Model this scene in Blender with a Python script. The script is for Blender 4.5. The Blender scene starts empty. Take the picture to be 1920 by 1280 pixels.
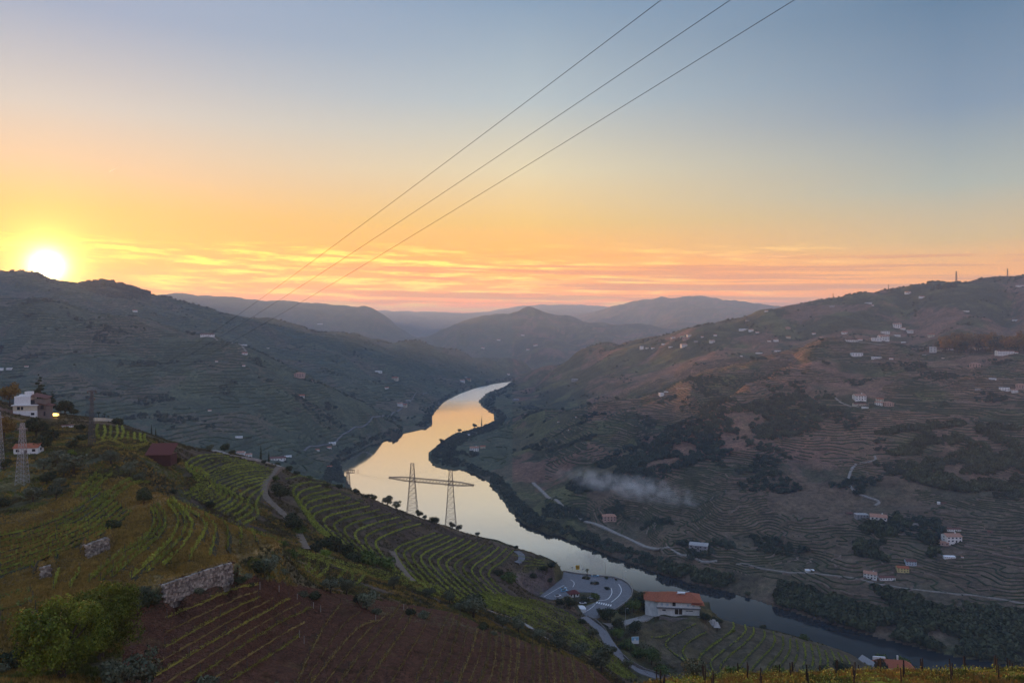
import bpy, bmesh, math, random
import numpy as np
from mathutils import Vector, Matrix, noise as mnoise
random.seed(7); np.random.seed(7)
S = bpy.context.scene
COL = S.collection
# ---------------------------------------------------------------- camera
# level camera 300 m above the river; u,v are pixel measures of the 1920x1280 survey photograph
F, U0, V0, H = 1400.0, 960.0, 610.0, 300.0
cd = bpy.data.cameras.new('camera'); cam = bpy.data.objects.new('camera', cd); COL.objects.link(cam)
cam.location = (0, 0, H); cam.rotation_euler = (math.radians(90), 0, 0)
cd.sensor_width = 36.0; cd.lens = 36.0 * F / 1920.0
cd.shift_y = (V0 - 640.0) / 1920.0
cd.clip_start = 0.5; cd.clip_end = 60000
S.camera = cam
# ---------------------------------------------------------------- sky, sun, exposure
SUN_U, SUN_V = 88.0, 500.0
SUN = Vector(((SUN_U - U0) / F, 1.0, (V0 - SUN_V) / F)).normalized()
SUN_EL = math.asin(SUN.z); SUN_AZ = math.atan2(SUN.x, SUN.y)
W = bpy.data.worlds.new('World'); S.world = W; W.use_nodes = True
nt = W.node_tree; nt.nodes.clear()
def N(t, **k):
    n = nt.nodes.new(t)
    for a, b in k.items(): setattr(n, a, b)
    return n
def lk(a, b): nt.links.new(a, b)
def M(op, a, b=None, c=None, clamp=False):
    n = N('ShaderNodeMath', operation=op, use_clamp=clamp)
    for i, x in enumerate((a, b, c)):
        if x is None: continue
        if isinstance(x, (int, float)): n.inputs[i].default_value = x
        else: lk(x, n.inputs[i])
    return n.outputs[0]
def VM(op, a, b):
    n = N('ShaderNodeVectorMath', operation=op)
    for i, x in enumerate((a, b)):
        if isinstance(x, (tuple, Vector)): n.inputs[i].default_value = x
        else: lk(x, n.inputs[i])
    return n
def MIX(f, a, b, mode='MIX', clamp=True):
    n = N('ShaderNodeMix', data_type='RGBA', blend_type=mode); n.clamp_factor = clamp
    for i, x in ((0, f), (6, a), (7, b)):
        if isinstance(x, (int, float)): n.inputs[i].default_value = x
        elif isinstance(x, tuple): n.inputs[i].default_value = x + ((1,) if len(x) == 3 else ())
        else: lk(x, n.inputs[i])
    return n.outputs[2]
def s2l(r, g, b):
    f = lambda c: (c/255/12.92) if c <= 10 else ((c/255+0.055)/1.055)**2.4
    return (f(r), f(g), f(b))
def RAMP(fac, stops):
    n = N('ShaderNodeValToRGB'); e = n.color_ramp.elements
    while len(e) < len(stops): e.new(0.5)
    for k, (p, c) in enumerate(stops):
        e[k].position = p; e[k].color = c + (1,)
    lk(fac, n.inputs[0]); return n.outputs[0]
q = lambda r, g, b, k=1.0: tuple(0.655*k*c for c in s2l(r, g, b))
tc = N('ShaderNodeTexCoord'); D = tc.outputs['Generated']
sep = N('ShaderNodeSeparateXYZ'); lk(D, sep.inputs[0])
zz = sep.outputs[2]
el = M('MULTIPLY', M('ARCSINE', zz), 180/math.pi)                       # elevation in degrees
el01 = M('DIVIDE', M('MAXIMUM', el, 0.0), 90.0, clamp=True)
flat = VM('NORMALIZE', VM('MULTIPLY', D, (1, 1, 0)).outputs[0], (0, 0, 0)).outputs[0]
sf = Vector((SUN.x, SUN.y, 0)).normalized()
azd = M('MULTIPLY', M('ARCCOSINE', VM('DOT_PRODUCT', flat, tuple(sf)).outputs['Value']), 180/math.pi)  # 0..180
E = lambda v, du=0: math.degrees(math.atan((V0 - v) / math.hypot(F, du))) / 90
rampS = RAMP(el01, [(0, q(255,112,0,1.7)), (E(540,872), q(255,128,0,1.6)), (E(490,872), q(255,150,0,1.15)), (E(440,872), q(248,168,10,.92)), (E(385,872), q(236,174,70,.84)), (E(310,872), q(220,180,140,.82)),
                    (E(190,872), q(184,180,176,.9)), (E(0,872), q(128,146,172)), (0.5, s2l(118,136,165)), (1, s2l(102,124,158))])
rampM = RAMP(el01, [(0, q(255,118,0,2.5)), (E(565), q(255,126,0,2.3)), (E(525), q(250,140,0,1.8)), (E(480), q(244,158,0,1.25)), (E(420), q(234,184,84,1.0)),
                    (E(320), q(210,194,155)), (E(190), q(160,172,176)), (E(0), q(112,138,162)), (0.5, s2l(108,130,162)), (1, s2l(102,124,158))])
rampR = RAMP(el01, [(0, q(245,128,0,2.0)), (E(530,800), q(238,150,20,1.5)), (E(450,800), q(206,174,115)), (E(350,800), q(158,164,152)),
                    (E(200,800), q(110,132,152)), (E(0,800), q(76,108,136)), (0.5, s2l(86,110,146)), (1, s2l(102,124,158))])
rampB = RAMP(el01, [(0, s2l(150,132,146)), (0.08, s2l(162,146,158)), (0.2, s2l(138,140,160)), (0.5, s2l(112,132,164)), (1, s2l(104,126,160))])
def sm(x, a, b): return M('SMOOTHSTEP', a, b, x) if False else _sm(x, a, b)
def _sm(x, a, b):
    n = N('ShaderNodeMapRange', interpolation_type='SMOOTHSTEP'); lk(x, n.inputs[0])
    n.inputs[1].default_value = a; n.inputs[2].default_value = b; return n.outputs[0]
def _li(x, a, b):
    n = N('ShaderNodeMapRange'); lk(x, n.inputs[0]); n.clamp = True
    n.inputs[1].default_value = a; n.inputs[2].default_value = b; return n.outputs[0]
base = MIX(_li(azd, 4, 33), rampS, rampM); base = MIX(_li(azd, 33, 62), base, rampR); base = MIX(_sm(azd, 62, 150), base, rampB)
# low stratus streaks over the horizon
az = M('ARCTAN2', sep.outputs[0], sep.outputs[1])
def cloudnoise(sx, sz, scale, det, off, rough=0.6):
    c = N('ShaderNodeCombineXYZ'); lk(M('MULTIPLY_ADD', az, sx, off), c.inputs[0]); lk(M('MULTIPLY_ADD', zz, sz, M('MULTIPLY', az, sz*0.02)), c.inputs[1])
    c.inputs[2].default_value = off
    n = N('ShaderNodeTexNoise'); n.inputs['Scale'].default_value = scale; n.inputs['Detail'].default_value = det; n.inputs['Roughness'].default_value = rough
    lk(c.outputs[0], n.inputs['Vector']); return n.outputs['Fac']
big = cloudnoise(2.2, 30, 1.0, 6, 3.7, 0.62)
fine = cloudnoise(11, 120, 1.0, 9, 9.1, 0.72)
band = M('MULTIPLY', _sm(el, 0.6, 1.4), M('SUBTRACT', 1.0, _sm(el, 4.9, 6.6)))
wisp = M('MULTIPLY', _sm(fine, 0.46, 0.60), M('MULTIPLY', band, _sm(big, 0.36, 0.50)))
wisp = M('MULTIPLY', wisp, M('SUBTRACT', 1.0, _sm(azd, 44, 62)))
litc = MIX(_li(azd, 8, 60), (1.3,.85,.03), (1.1,.62,.14))
base = MIX(M('MULTIPLY', wisp, 0.7), base, litc)
dark = cloudnoise(2.6, 120, 1.0, 6, 21.3, 0.6)
bandd = M('MULTIPLY', _sm(el, 0.5, 1.6), M('SUBTRACT', 1.0, _sm(el, 4.4, 5.8)))
dk = M('MULTIPLY', M('MULTIPLY', _sm(dark, 0.51, 0.60), bandd), _sm(azd, 9, 24))
drk = MIX(_li(azd, 10, 62), q(238,120,10,1.3), q(196,128,80,1.3))
base = MIX(M('MULTIPLY', dk, 0.85), base, drk)
# aureole and disc of the sun
ang = M('MULTIPLY', M('ARCCOSINE', M('MINIMUM', VM('DOT_PRODUCT', D, tuple(SUN)).outputs['Value'], 1.0)), 180/math.pi)
g1 = M('EXPONENT', M('MULTIPLY', M('POWER', M('DIVIDE', ang, 1.0), 1.1), -1.0))
g2 = M('EXPONENT', M('MULTIPLY', M('DIVIDE', ang, 4.2), -1.0))
glow = VM('ADD', VM('SCALE', (1.0, 0.86, 0.52), (0,0,0)).outputs[0], (0,0,0))
gl1 = N('ShaderNodeVectorMath', operation='SCALE'); gl1.inputs[0].default_value = (4.2, 2.7, .4); lk(g1, gl1.inputs['Scale'])
gl2 = N('ShaderNodeVectorMath', operation='SCALE'); gl2.inputs[0].default_value = (0.10, 0.045, 0.0); lk(g2, gl2.inputs['Scale'])
g3 = M('EXPONENT', M('MULTIPLY', M('POWER', M('DIVIDE', ang, 0.42), 1.1), -1.0))
gl4 = N('ShaderNodeVectorMath', operation='SCALE'); gl4.inputs[0].default_value = (9, 9, 8); lk(g3, gl4.inputs['Scale'])
disc = M('SUBTRACT', 1.0, _sm(ang, 0.28, 0.42))
gl3 = N('ShaderNodeVectorMath', operation='SCALE'); gl3.inputs[0].default_value = (30, 26, 18); lk(disc, gl3.inputs['Scale'])
tot = VM('ADD', VM('ADD', VM('ADD', VM('ADD', base, gl4.outputs[0]).outputs[0], gl1.outputs[0]).outputs[0], gl2.outputs[0]).outputs[0], gl3.outputs[0]).outputs[0]
nis = N('ShaderNodeTexSky', sky_type='NISHITA'); nis.sun_disc = False
nis.sun_elevation = SUN_EL; nis.sun_rotation = SUN_AZ; nis.altitude = 300; nis.dust_density = 2.0
bg1 = N('ShaderNodeBackground'); lk(nis.outputs[0], bg1.inputs[0]); bg1.inputs[1].default_value = 0.008
bg2 = N('ShaderNodeBackground'); lk(tot, bg2.inputs[0]); bg2.inputs[1].default_value = 1.0
add = N('ShaderNodeAddShader'); lk(bg1.outputs[0], add.inputs[0]); lk(bg2.outputs[0], add.inputs[1])
wo = N('ShaderNodeOutputWorld'); lk(add.outputs[0], wo.inputs['Surface'])
W.cycles.sampling_method = 'MANUAL'; W.cycles.sample_map_resolution = 1024

sl = bpy.data.lights.new('sun', 'SUN'); so = bpy.data.objects.new('sun', sl); COL.objects.link(so)
sl.energy = 5.0; sl.angle = math.radians(0.6); sl.color = (1.0, 0.43, 0.14)
so.rotation_euler = SUN.to_track_quat('Z', 'Y').to_euler(); so.location = (-600, 900, 700)
S.view_settings.view_transform = 'Standard'; S.view_settings.look = 'None'; S.view_settings.exposure = 0.98; S.view_settings.gamma = 1.0
S.view_settings.use_curve_mapping = False
S.render.engine = 'CYCLES'
S.cycles.use_denoising = True
try: S.cycles.denoiser = 'OPENIMAGEDENOISE'
except Exception: pass
S.cycles.max_bounces = 6; S.cycles.diffuse_bounces = 2; S.cycles.glossy_bounces = 3; S.cycles.transparent_max_bounces = 8; S.cycles.volume_bounces = 1
S.cycles.use_adaptive_sampling = True; S.cycles.adaptive_threshold = 0.015
S.cycles.sample_clamp_indirect = 4.0

# ---------------------------------------------------------------- materials
def material(name, color, rough=0.9, noise=None, bump=None, metallic=0.0, emit=None, spec=0.25, attr=None, coord='Object'):
    """noise=(scale, lo, hi): multiplies the colour by a noise value; attr: name of a colour attribute used as the base"""
    m = bpy.data.materials.new(name); m.use_nodes = True
    t = m.node_tree; b = t.nodes['Principled BSDF']
    b.inputs['Roughness'].default_value = rough; b.inputs['Metallic'].default_value = metallic
    b.inputs['Specular IOR Level'].default_value = spec
    b.inputs['Base Color'].default_value = tuple(color) + (1,)
    src = None
    if attr:
        a = t.nodes.new('ShaderNodeAttribute'); a.attribute_name = attr; src = a.outputs['Color']
    if noise:
        tcn = t.nodes.new('ShaderNodeTexCoord'); geo = t.nodes.new('ShaderNodeNewGeometry')
        n = t.nodes.new('ShaderNodeTexNoise'); n.inputs['Scale'].default_value = noise[0]; n.inputs['Detail'].default_value = 6; n.inputs['Roughness'].default_value = 0.65
        t.links.new(geo.outputs['Position'] if coord == 'World' else tcn.outputs['Object'], n.inputs['Vector'])
        mr = t.nodes.new('ShaderNodeMapRange'); mr.inputs[1].default_value = 0.3; mr.inputs[2].default_value = 0.7
        mr.inputs[3].default_value = noise[1]; mr.inputs[4].default_value = noise[2]; t.links.new(n.outputs['Fac'], mr.inputs[0])
        mx = t.nodes.new('ShaderNodeMix'); mx.data_type = 'RGBA'; mx.blend_type = 'MULTIPLY'; mx.inputs[0].default_value = 1
        if src is not None: t.links.new(src, mx.inputs[6])
        else: mx.inputs[6].default_value = tuple(color) + (1,)
        t.links.new(mr.outputs[0], mx.inputs[7]); src = mx.outputs[2]
        if bump:
            bp = t.nodes.new('ShaderNodeBump'); bp.inputs['Strength'].default_value = bump[0]; bp.inputs['Distance'].default_value = bump[1]
            t.links.new(n.outputs['Fac'], bp.inputs['Height']); t.links.new(bp.outputs[0], b.inputs['Normal'])
    if src is not None: t.links.new(src, b.inputs['Base Color'])
    if emit:
        b.inputs['Emission Color'].default_value = tuple(emit[0]) + (1,); b.inputs['Emission Strength'].default_value = emit[1]
    return m
def leafmat(name, c1, c2, rough=0.75, scale=0.35):
    """foliage: colour varies in clumps and from plant to plant, a little light passes through"""
    m = bpy.data.materials.new(name); m.use_nodes = True; t = m.node_tree; b = t.nodes['Principled BSDF']
    b.inputs['Roughness'].default_value = rough; b.inputs['Specular IOR Level'].default_value = 0.15
    g = t.nodes.new('ShaderNodeNewGeometry'); oi = t.nodes.new('ShaderNodeObjectInfo')
    n = t.nodes.new('ShaderNodeTexNoise'); n.inputs['Scale'].default_value = scale; n.inputs['Detail'].default_value = 4
    t.links.new(g.outputs['Position'], n.inputs['Vector'])
    r = t.nodes.new('ShaderNodeMath'); r.operation = 'MULTIPLY_ADD'; r.inputs[1].default_value = 0.5; r.use_clamp = True
    t.links.new(g.outputs['Random Per Island'], r.inputs[0]); 
    s = t.nodes.new('ShaderNodeMath'); s.operation = 'MULTIPLY_ADD'; s.inputs[1].default_value = 1.6; s.inputs[2].default_value = -0.55
    t.links.new(n.outputs['Fac'], s.inputs[0]); t.links.new(s.outputs[0], r.inputs[2])
    mx = t.nodes.new('ShaderNodeMix'); mx.data_type = 'RGBA'; mx.inputs[6].default_value = tuple(c1) + (1,); mx.inputs[7].default_value = tuple(c2) + (1,)
    t.links.new(r.outputs[0], mx.inputs[0])
    hv = t.nodes.new('ShaderNodeHueSaturation'); t.links.new(mx.outputs[2], hv.inputs['Color'])
    v = t.nodes.new('ShaderNodeMapRange'); v.inputs[3].default_value = 0.75; v.inputs[4].default_value = 1.3; t.links.new(oi.outputs['Random'], v.inputs[0]); t.links.new(v.outputs[0], hv.inputs['Value'])
    t.links.new(hv.outputs[0], b.inputs['Base Color'])
    return m

# ---------------------------------------------------------------- small helpers
def tag(o, label=None, cat=None, group=None, kind=None):
    if label: o['label'] = label
    if cat: o['category'] = cat
    if group: o['group'] = group
    if kind: o['kind'] = kind
    return o
def empty(name, loc=(0,0,0), rz=0.0, scale=1.0):
    o = bpy.data.objects.new(name, None); COL.objects.link(o); o.location = loc; o.rotation_euler = (0,0,rz); o.scale = (scale,)*3
    o.empty_display_size = 0.5; return o
def from_np(name, co, faces, mat=None, parent=None, smooth=False, mesh_only=False):
    """co (n,3), faces: list of arrays with 3 or 4 columns"""
    me = bpy.data.meshes.new(name)
    fl = [np.asarray(f, dtype=np.int32) for f in (faces if isinstance(faces, list) else [faces]) if len(f)]
    co = np.asarray(co, dtype=np.float32)
    nl = sum(f.size for f in fl); nf = sum(len(f) for f in fl)
    me.vertices.add(len(co)); me.vertices.foreach_set('co', co.ravel())
    me.loops.add(nl); me.loops.foreach_set('vertex_index', np.concatenate([f.ravel() for f in fl]))
    me.polygons.add(nf)
    tot = np.concatenate([np.full(len(f), f.shape[1], dtype=np.int32) for f in fl])
    st = np.zeros(nf, dtype=np.int32); st[1:] = np.cumsum(tot)[:-1]
    me.polygons.foreach_set('loop_start', st)
    if smooth: me.polygons.foreach_set('use_smooth', np.ones(nf, dtype=bool))
    me.update(calc_edges=True)
    if mat: me.materials.append(mat)
    if mesh_only: return me
    o = bpy.data.objects.new(name, me); COL.objects.link(o)
    if parent: o.parent = parent
    return o
def obj(name, me, parent=None):
    o = bpy.data.objects.new(name, me); COL.objects.link(o)
    if parent: o.parent = parent
    return o
class MB:
    """collects boxes, bars and polygons for one mesh"""
    def __init__(s): s.v = []; s.f = []
    def poly(s, pts, idx):
        b = len(s.v); s.v += [tuple(p) for p in pts]; s.f += [tuple(b+i for i in q) for q in idx]; return s
    def box(s, x0, x1, y0, y1, z0, z1):
        return s.poly([(x0,y0,z0),(x1,y0,z0),(x1,y1,z0),(x0,y1,z0),(x0,y0,z1),(x1,y0,z1),(x1,y1,z1),(x0,y1,z1)],
                      [(0,3,2,1),(4,5,6,7),(0,1,5,4),(1,2,6,5),(2,3,7,6),(3,0,4,7)])
    def bar(s, a, b, r, r2=None, n=4):
        a = Vector(a); b = Vector(b); r2 = r if r2 is None else r2
        d = (b-a).normalized(); up = Vector((0,0,1)) if abs(d.z) < 0.9 else Vector((1,0,0))
        x = d.cross(up).normalized(); y = d.cross(x)
        P = []
        for c, q in ((a, r), (b, r2)):
            for k in range(n):
                t = 2*math.pi*(k+0.5)/n; P.append(c + x*math.cos(t)*q + y*math.sin(t)*q)
        F_ = [(k, (k+1) % n, n+(k+1) % n, n+k) for k in range(n)] + [tuple(range(n-1,-1,-1)), tuple(range(n, 2*n))]
        return s.poly(P, F_)
    def mesh(s, name, mat=None, smooth=False):
        me = bpy.data.meshes.new(name); me.from_pydata(s.v, [], s.f); me.update()
        if smooth: me.polygons.foreach_set('use_smooth', [True]*len(me.polygons))
        if mat: me.materials.append(mat)
        return me
    def build(s, name, mat=None, parent=None, smooth=False):
        return obj(name, s.mesh(name, mat, smooth), parent)
def copy_tree(o, parent=None):
    c = o.copy(); COL.objects.link(c)
    if parent is not None: c.parent = parent; c.matrix_parent_inverse = o.matrix_parent_inverse
    for ch in list(o.children): copy_tree(ch, c)
    return c
# ---------------------------------------------------------------- the lie of the land
# surveyed points of ridges, banks, terraces: (u, v, distance); interpolated with a multiquadric
KP = []
def PL(pts, step=36.0):
    for a, b in zip(pts, pts[1:]):
        n = max(1, int(round(math.hypot(b[0]-a[0], (b[1]-a[1])) / step)))
        for k in range(n):
            t = k / n; KP.append((a[0]+(b[0]-a[0])*t, a[1]+(b[1]-a[1])*t, math.exp(math.log(a[2])+(math.log(b[2])-math.log(a[2]))*t)))
    KP.append(pts[-1])
def PT(pts): KP.extend(pts)
def vz(z, Y): return V0 + (H - z) * F / Y
def at(v, z=0.0): return (H - z) * F / (v - V0)          # distance of a pixel lying at height z
def SH(pts, z=0.0, step=24.0): PL([(u, v, at(v, z)) for u, v in pts], step)
def ZL(pts, step=60.0): PL([(u, vz(z, Y), Y) for u, Y, z in pts], step)
def inpoly(U, V, poly):
    r = np.zeros(np.broadcast(U, V).shape, dtype=bool); n = len(poly)
    for i in range(n):
        x1, y1 = poly[i]; x2, y2 = poly[(i+1) % n]
        if y1 == y2: continue
        c = ((y1 > V) != (y2 > V)) & (U < (x2-x1)*(V-y1)/(y2-y1)+x1); r ^= c
    return r
# --- foreground under and at the lower frame edge
ZL([(-450,25,283),(2400,25,283)], 160); ZL([(-450,55,271),(0,55,268),(900,60,264),(1500,60,266),(2400,60,266)], 120)
PL([(-400,1330,80),(0,1275,88),(250,1285,102),(600,1285,125),(900,1285,138),(1000,1287,140)], 60)
PL([(1000,1292,130),(1150,1297,122),(1300,1277,112),(1450,1271,108),(1600,1265,105),(1750,1261,102),(1920,1258,100),(2400,1250,94)], 50)
PL([(1150,1345,80),(1600,1350,80),(2400,1350,80)], 90)
ZL([(1230,150,218),(1400,150,214),(1900,150,212),(2400,150,212)], 110); ZL([(1230,240,158),(1600,240,150),(2400,240,150)], 110); ZL([(1260,340,112),(1600,340,100),(2400,340,95)], 110)
PT([(1190,1330,150),(1190,1325,230),(1180,1300,300)])
# --- ploughed field
PL([(450,1088,166),(600,1114,185),(720,1135,200),(850,1152,215),(950,1190,220),(1050,1226,205),(1120,1262,180)], 50)
PT([(300,1200,120),(500,1200,142),(700,1210,158),(900,1230,170),(1000,1250,165),(200,1230,108),(400,1250,118),(700,1255,138),(330,1140,136),(420,1130,148),(550,1150,160)])
# --- long wall under the grassy knoll
PL([(-300,1290,92),(0,1205,105),(100,1160,115),(200,1122,125),(310,1092,135),(380,1068,142),(440,1048,150),(480,1038,162),(530,1022,190)], 30)
PL([(-300,1350,88),(0,1262,100),(100,1215,110),(200,1165,120),(310,1127,131),(380,1107,138),(440,1090,146),(480,1070,158),(530,1058,180)], 30)
PT([(0,1100,140),(100,1075,146),(200,1050,150),(300,1020,162),(400,1005,172),(470,1008,180),(-250,1120,135),(-250,1000,165)])
PL([(230,922,212),(300,926,205),(340,945,200),(400,969,195),(460,992,192),(530,1019,190)], 25)
PL([(300,955,222),(400,1000,216),(460,1023,212),(530,1045,208)], 40)
PL([(340,934,250),(440,986,256),(540,1028,250)], 40)
PT([(0,1000,176),(100,995,174),(200,962,190),(0,930,212),(100,925,212),(200,905,222),(0,870,240),(100,862,250),(200,842,258),(260,868,250),(303,866,268),(380,880,275),(340,905,262)])
PT([(0,810,300),(50,800,320),(130,812,310),(200,826,300),(300,843,290),(-200,850,260),(-250,930,210)])
# --- skyline of the near hillside against the river, and the drop behind it
SK = [(-450,650,340),(-100,715,370),(0,752,390),(60,770,395),(130,782,395),(200,790,390),(240,800,390),(300,822,390),(340,832,395),(420,848,400),(470,857,420),(520,872,440),
      (560,890,455),(620,910,490),(690,932,530),(760,958,570),(830,985,600),(880,1000,615),(940,1015,620),(990,1032,615),(1030,1048,590),(1052,1066,562)]
PL(SK, 24)
PL([(u, v+(22 if u < 560 else 34), Y*1.13) for u, v, Y in SK], 50)
ZL([(-450,700,170),(0,700,135),(300,720,120),(450,760,90),(560,800,60),(700,900,25)], 90)
ZL([(-450,1050,110),(0,1050,75),(300,1050,55),(500,1080,35)], 90)
ZL([(-450,1400,160),(0,1400,122),(200,1400,92),(400,1400,60),(540,1420,34)], 80)
# --- middle vineyards
PT([(380,905,320),(440,900,335),(400,925,300),(500,900,385),(480,940,320),(560,930,375),(540,980,310),(620,950,405),(700,980,435),(800,1030,445),(880,1050,470),(930,1062,500),(960,1085,470),(1000,1112,480),(1040,1126,500)])
PT([(600,1000,325),(700,1040,345),(800,1080,362),(900,1120,372),(1000,1160,392),(1060,1178,420),(640,1062,262),(760,1097,272),(860,1132,288),(960,1170,302),(1050,1213,322),(1130,1250,342),(575,1045,225),(600,1075,222),(700,1110,228),(800,1140,240),(900,1172,255),(1000,1215,262)])
PL([(1015,1124,500),(1070,1143,475),(1095,1167,452),(1120,1203,430),(1150,1237,410),(1180,1265,400),(1205,1290,390)], 26)
# --- road platform (107 m above the river) and the cutting beside it
P107 = [(1040,1122),(1018,1116),(1060,1078),(1060,1104),(1090,1073),(1110,1090),(1110,1120),(1150,1084),(1160,1105),(1182,1104),(1180,1118),(1120,1145),(1140,1135),(1165,1128),(1090,1140),(1110,1155),(1240,1152),(1280,1152),(1320,1150),(1250,1138),(1300,1136)]
PT([(u, v, at(v,107)) for u, v in P107])
PL([(985,1110,538),(1010,1110,542),(1040,1106,545),(1054,1096,556)], 15); PL([(965,1078,543),(985,1074,548),(1010,1071,553),(1040,1067,559),(1050,1066,562)], 14)
PT([(1075,1120,505),(1060,1140,478)])
ZL([(1065,625,70),(1110,615,75),(1170,600,80),(1230,590,80),(1300,570,85)], 40); ZL([(1040,660,35),(1180,640,40),(1330,620,35)], 60)
# --- lower road, vine hill on the right, red roofs by the river
PT([(1150,1208,455),(1140,1196,460),(1200,1252,436),(1250,1284,424),(1130,1170,478),(1200,1180,478),(1180,1165,490),(1210,1215,455),(1225,1162,500)])
PL([(1345,1156,516),(1400,1172,522),(1450,1183,526),(1500,1197,526),(1550,1211,522),(1600,1228,512),(1640,1248,508),(1720,1262,520)], 30)
PT([(1230,1235,446),(1300,1212,462),(1400,1225,458),(1500,1246,455),(1300,1265,432),(1380,1275,430),(1450,1275,432),(1550,1272,445),(1260,1185,482),(1340,1185,490),(1620,1262,470),(1700,1275,490),(1800,1300,480),(1950,1340,440),(2200,1340,400)])
ZL([(1400,590,40),(1500,585,32),(1600,565,30),(1700,560,22),(1850,500,15),(2100,440,20)], 60)
# --- river: banks at height 0
LB = [(960,715),(930,719),(900,725),(862,738),(832,754),(822,764),(812,776),(810,795),(795,804),(752,814),(700,831),(660,851),(638,862),(643,880),(650,900)]
RB = [(960,716),(942,726),(910,738),(897,752),(906,764),(924,774),(928,788),(905,799),(880,807),(852,813),(836,822),(816,838),(803,849),(805,864),(820,876),(838,880),(870,880),(893,889),(915,902),(935,926),(950,948),
      (968,970),(990,986),(1020,996),(1060,1006),(1090,1018),(1150,1043),(1220,1069),(1300,1094),(1365,1108),(1461,1139),(1574,1174),(1655,1197),(1784,1229),(1913,1250),(2150,1290),(2400,1330)]
SH(LB, 0, 18); SH(RB, 0, 18)
ZL([(665,1330,0),(720,1200,0),(800,1040,0),(880,960,0),(950,885,0),(1020,820,0),(1100,770,0),(1250,705,0),(1400,675,0),(1600,625,0),(1800,550,0),(1950,505,0),(2150,460,0),(2400,420,0)], 30)
PT([(u, vz(-14, Y), Y) for u, Y in ((940,3650),(900,3250),(865,2950),(870,2700),(870,2450),(840,2350),(770,2150),(720,1850),(700,1600),(760,1450),(800,1250),(860,1150),(930,1020),(1010,930),(1100,860),(1250,790),(1400,745),(1600,685),(1800,615),(1950,570),(2200,530))])
# strips of dry land just above the banks
SH([(890,716),(850,730),(820,745),(798,768),(795,788),(748,800),(690,818),(640,843),(622,856)], 12, 40)
SH([(945,745),(935,762),(950,778),(930,796)], 12, 30); SH([(860,830),(850,850),(880,865),(930,885),(965,925),(985,960),(1030,980),(1100,1000),(1180,1030)], 10, 30)
SH([(1250,1062),(1350,1078),(1470,1110),(1600,1150),(1700,1180),(1850,1205),(2000,1230)], 9, 50)
SH([(1250,1036),(1345,1052),(1500,1072),(1600,1087),(1690,1100),(1910,1128),(2300,1180)], 20, 60)
# --- right bank slopes
PT([(1300,985,1020),(1300,950,1085),(1300,880,1210),(1300,800,1420),(1300,745,1660)])
PT([(1600,1000,950),(1600,900,1120),(1600,800,1350),(1600,740,1550),(1600,690,1800),(1600,655,2060)])
PT([(1900,1000,900),(1900,900,1050),(1900,800,1250),(1900,740,1450),(1900,690,1650),(1900,657,1900),(2200,1000,850),(2200,850,1100),(2200,700,1500),(2200,640,1900)])
PT([(1450,1000,965),(1450,900,1140),(1430,860,1210),(1450,800,1370),(1450,740,1600),(1450,700,1850),(1750,1000,930),(1750,900,1085),(1750,800,1310),(1750,720,1580),(1750,670,1850)])
PT([(1100,975,1115),(1100,930,1210),(1100,890,1300),(1100,845,1440),(1100,800,1630),(1190,1000,1060),(1190,930,1180),(1190,870,1310),(1190,800,1530),(1000,950,1210),(1000,900,1370),(1000,850,1580),(940,850,1680),(900,845,1730),(880,850,1700)])
# ridge A and ridge B on the right
PL([(1740,650,2150),(1640,642,2150),(1540,637,2150),(1480,650,2110),(1400,672,2050),(1330,696,1990),(1250,724,1920),(1200,738,1900),(1120,756,1930),(1060,773,1950),(1000,788,1980),(940,802,2030),(890,809,2080)], 30)
PL([(1740,656,2300),(1640,652,2350),(1540,650,2400),(1480,665,2350),(1400,686,2300),(1330,706,2260),(1250,734,2180),(1200,748,2160),(1120,768,2200),(1060,783,2230)], 40)
PL([(1520,665,1900),(1450,693,1790),(1400,722,1690),(1340,755,1580),(1290,790,1480),(1230,830,1380),(1170,865,1300)], 36)
PL([(1480,700,1960),(1400,745,1790),(1330,775,1690),(1270,805,1590),(1210,835,1500),(1150,865,1420)], 44)
# far right slope up to its skyline
PT([(1300,690,2500),(1300,645,2850),(1200,722,2500),(1200,680,2900),(1110,745,2550),(1100,700,3000),(1010,758,2750),(1000,722,3300),(1500,625,2750),(1480,590,3000),(1700,630,2600),(1700,580,2950),(1900,630,2500),(1900,570,2900),(2200,600,2500),(2200,540,2900),(960,770,2440),(1000,768,2500)])
RSK = [(985,692,4000),(1040,681,3800),(1090,660,3600),(1140,646,3450),(1180,636,3350),(1250,625,3300),(1290,612,3250),(1330,601,3220),(1400,590,3250),(1440,577,3270),(1500,563,3260),(1560,553,3250),(1620,545,3230),(1680,536,3220),
       (1740,528,3200),(1760,524,3200),(1800,524,3200),(1860,517,3150),(1920,512,3100),(2150,500,3050),(2400,495,3000)]
PL(RSK, 30); PL([(u, v+30, Y*1.14) for u, v, Y in RSK], 60); ZL([(1150,4600,20),(1400,4700,120),(1800,5000,150),(2400,5000,150)], 150)
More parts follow.
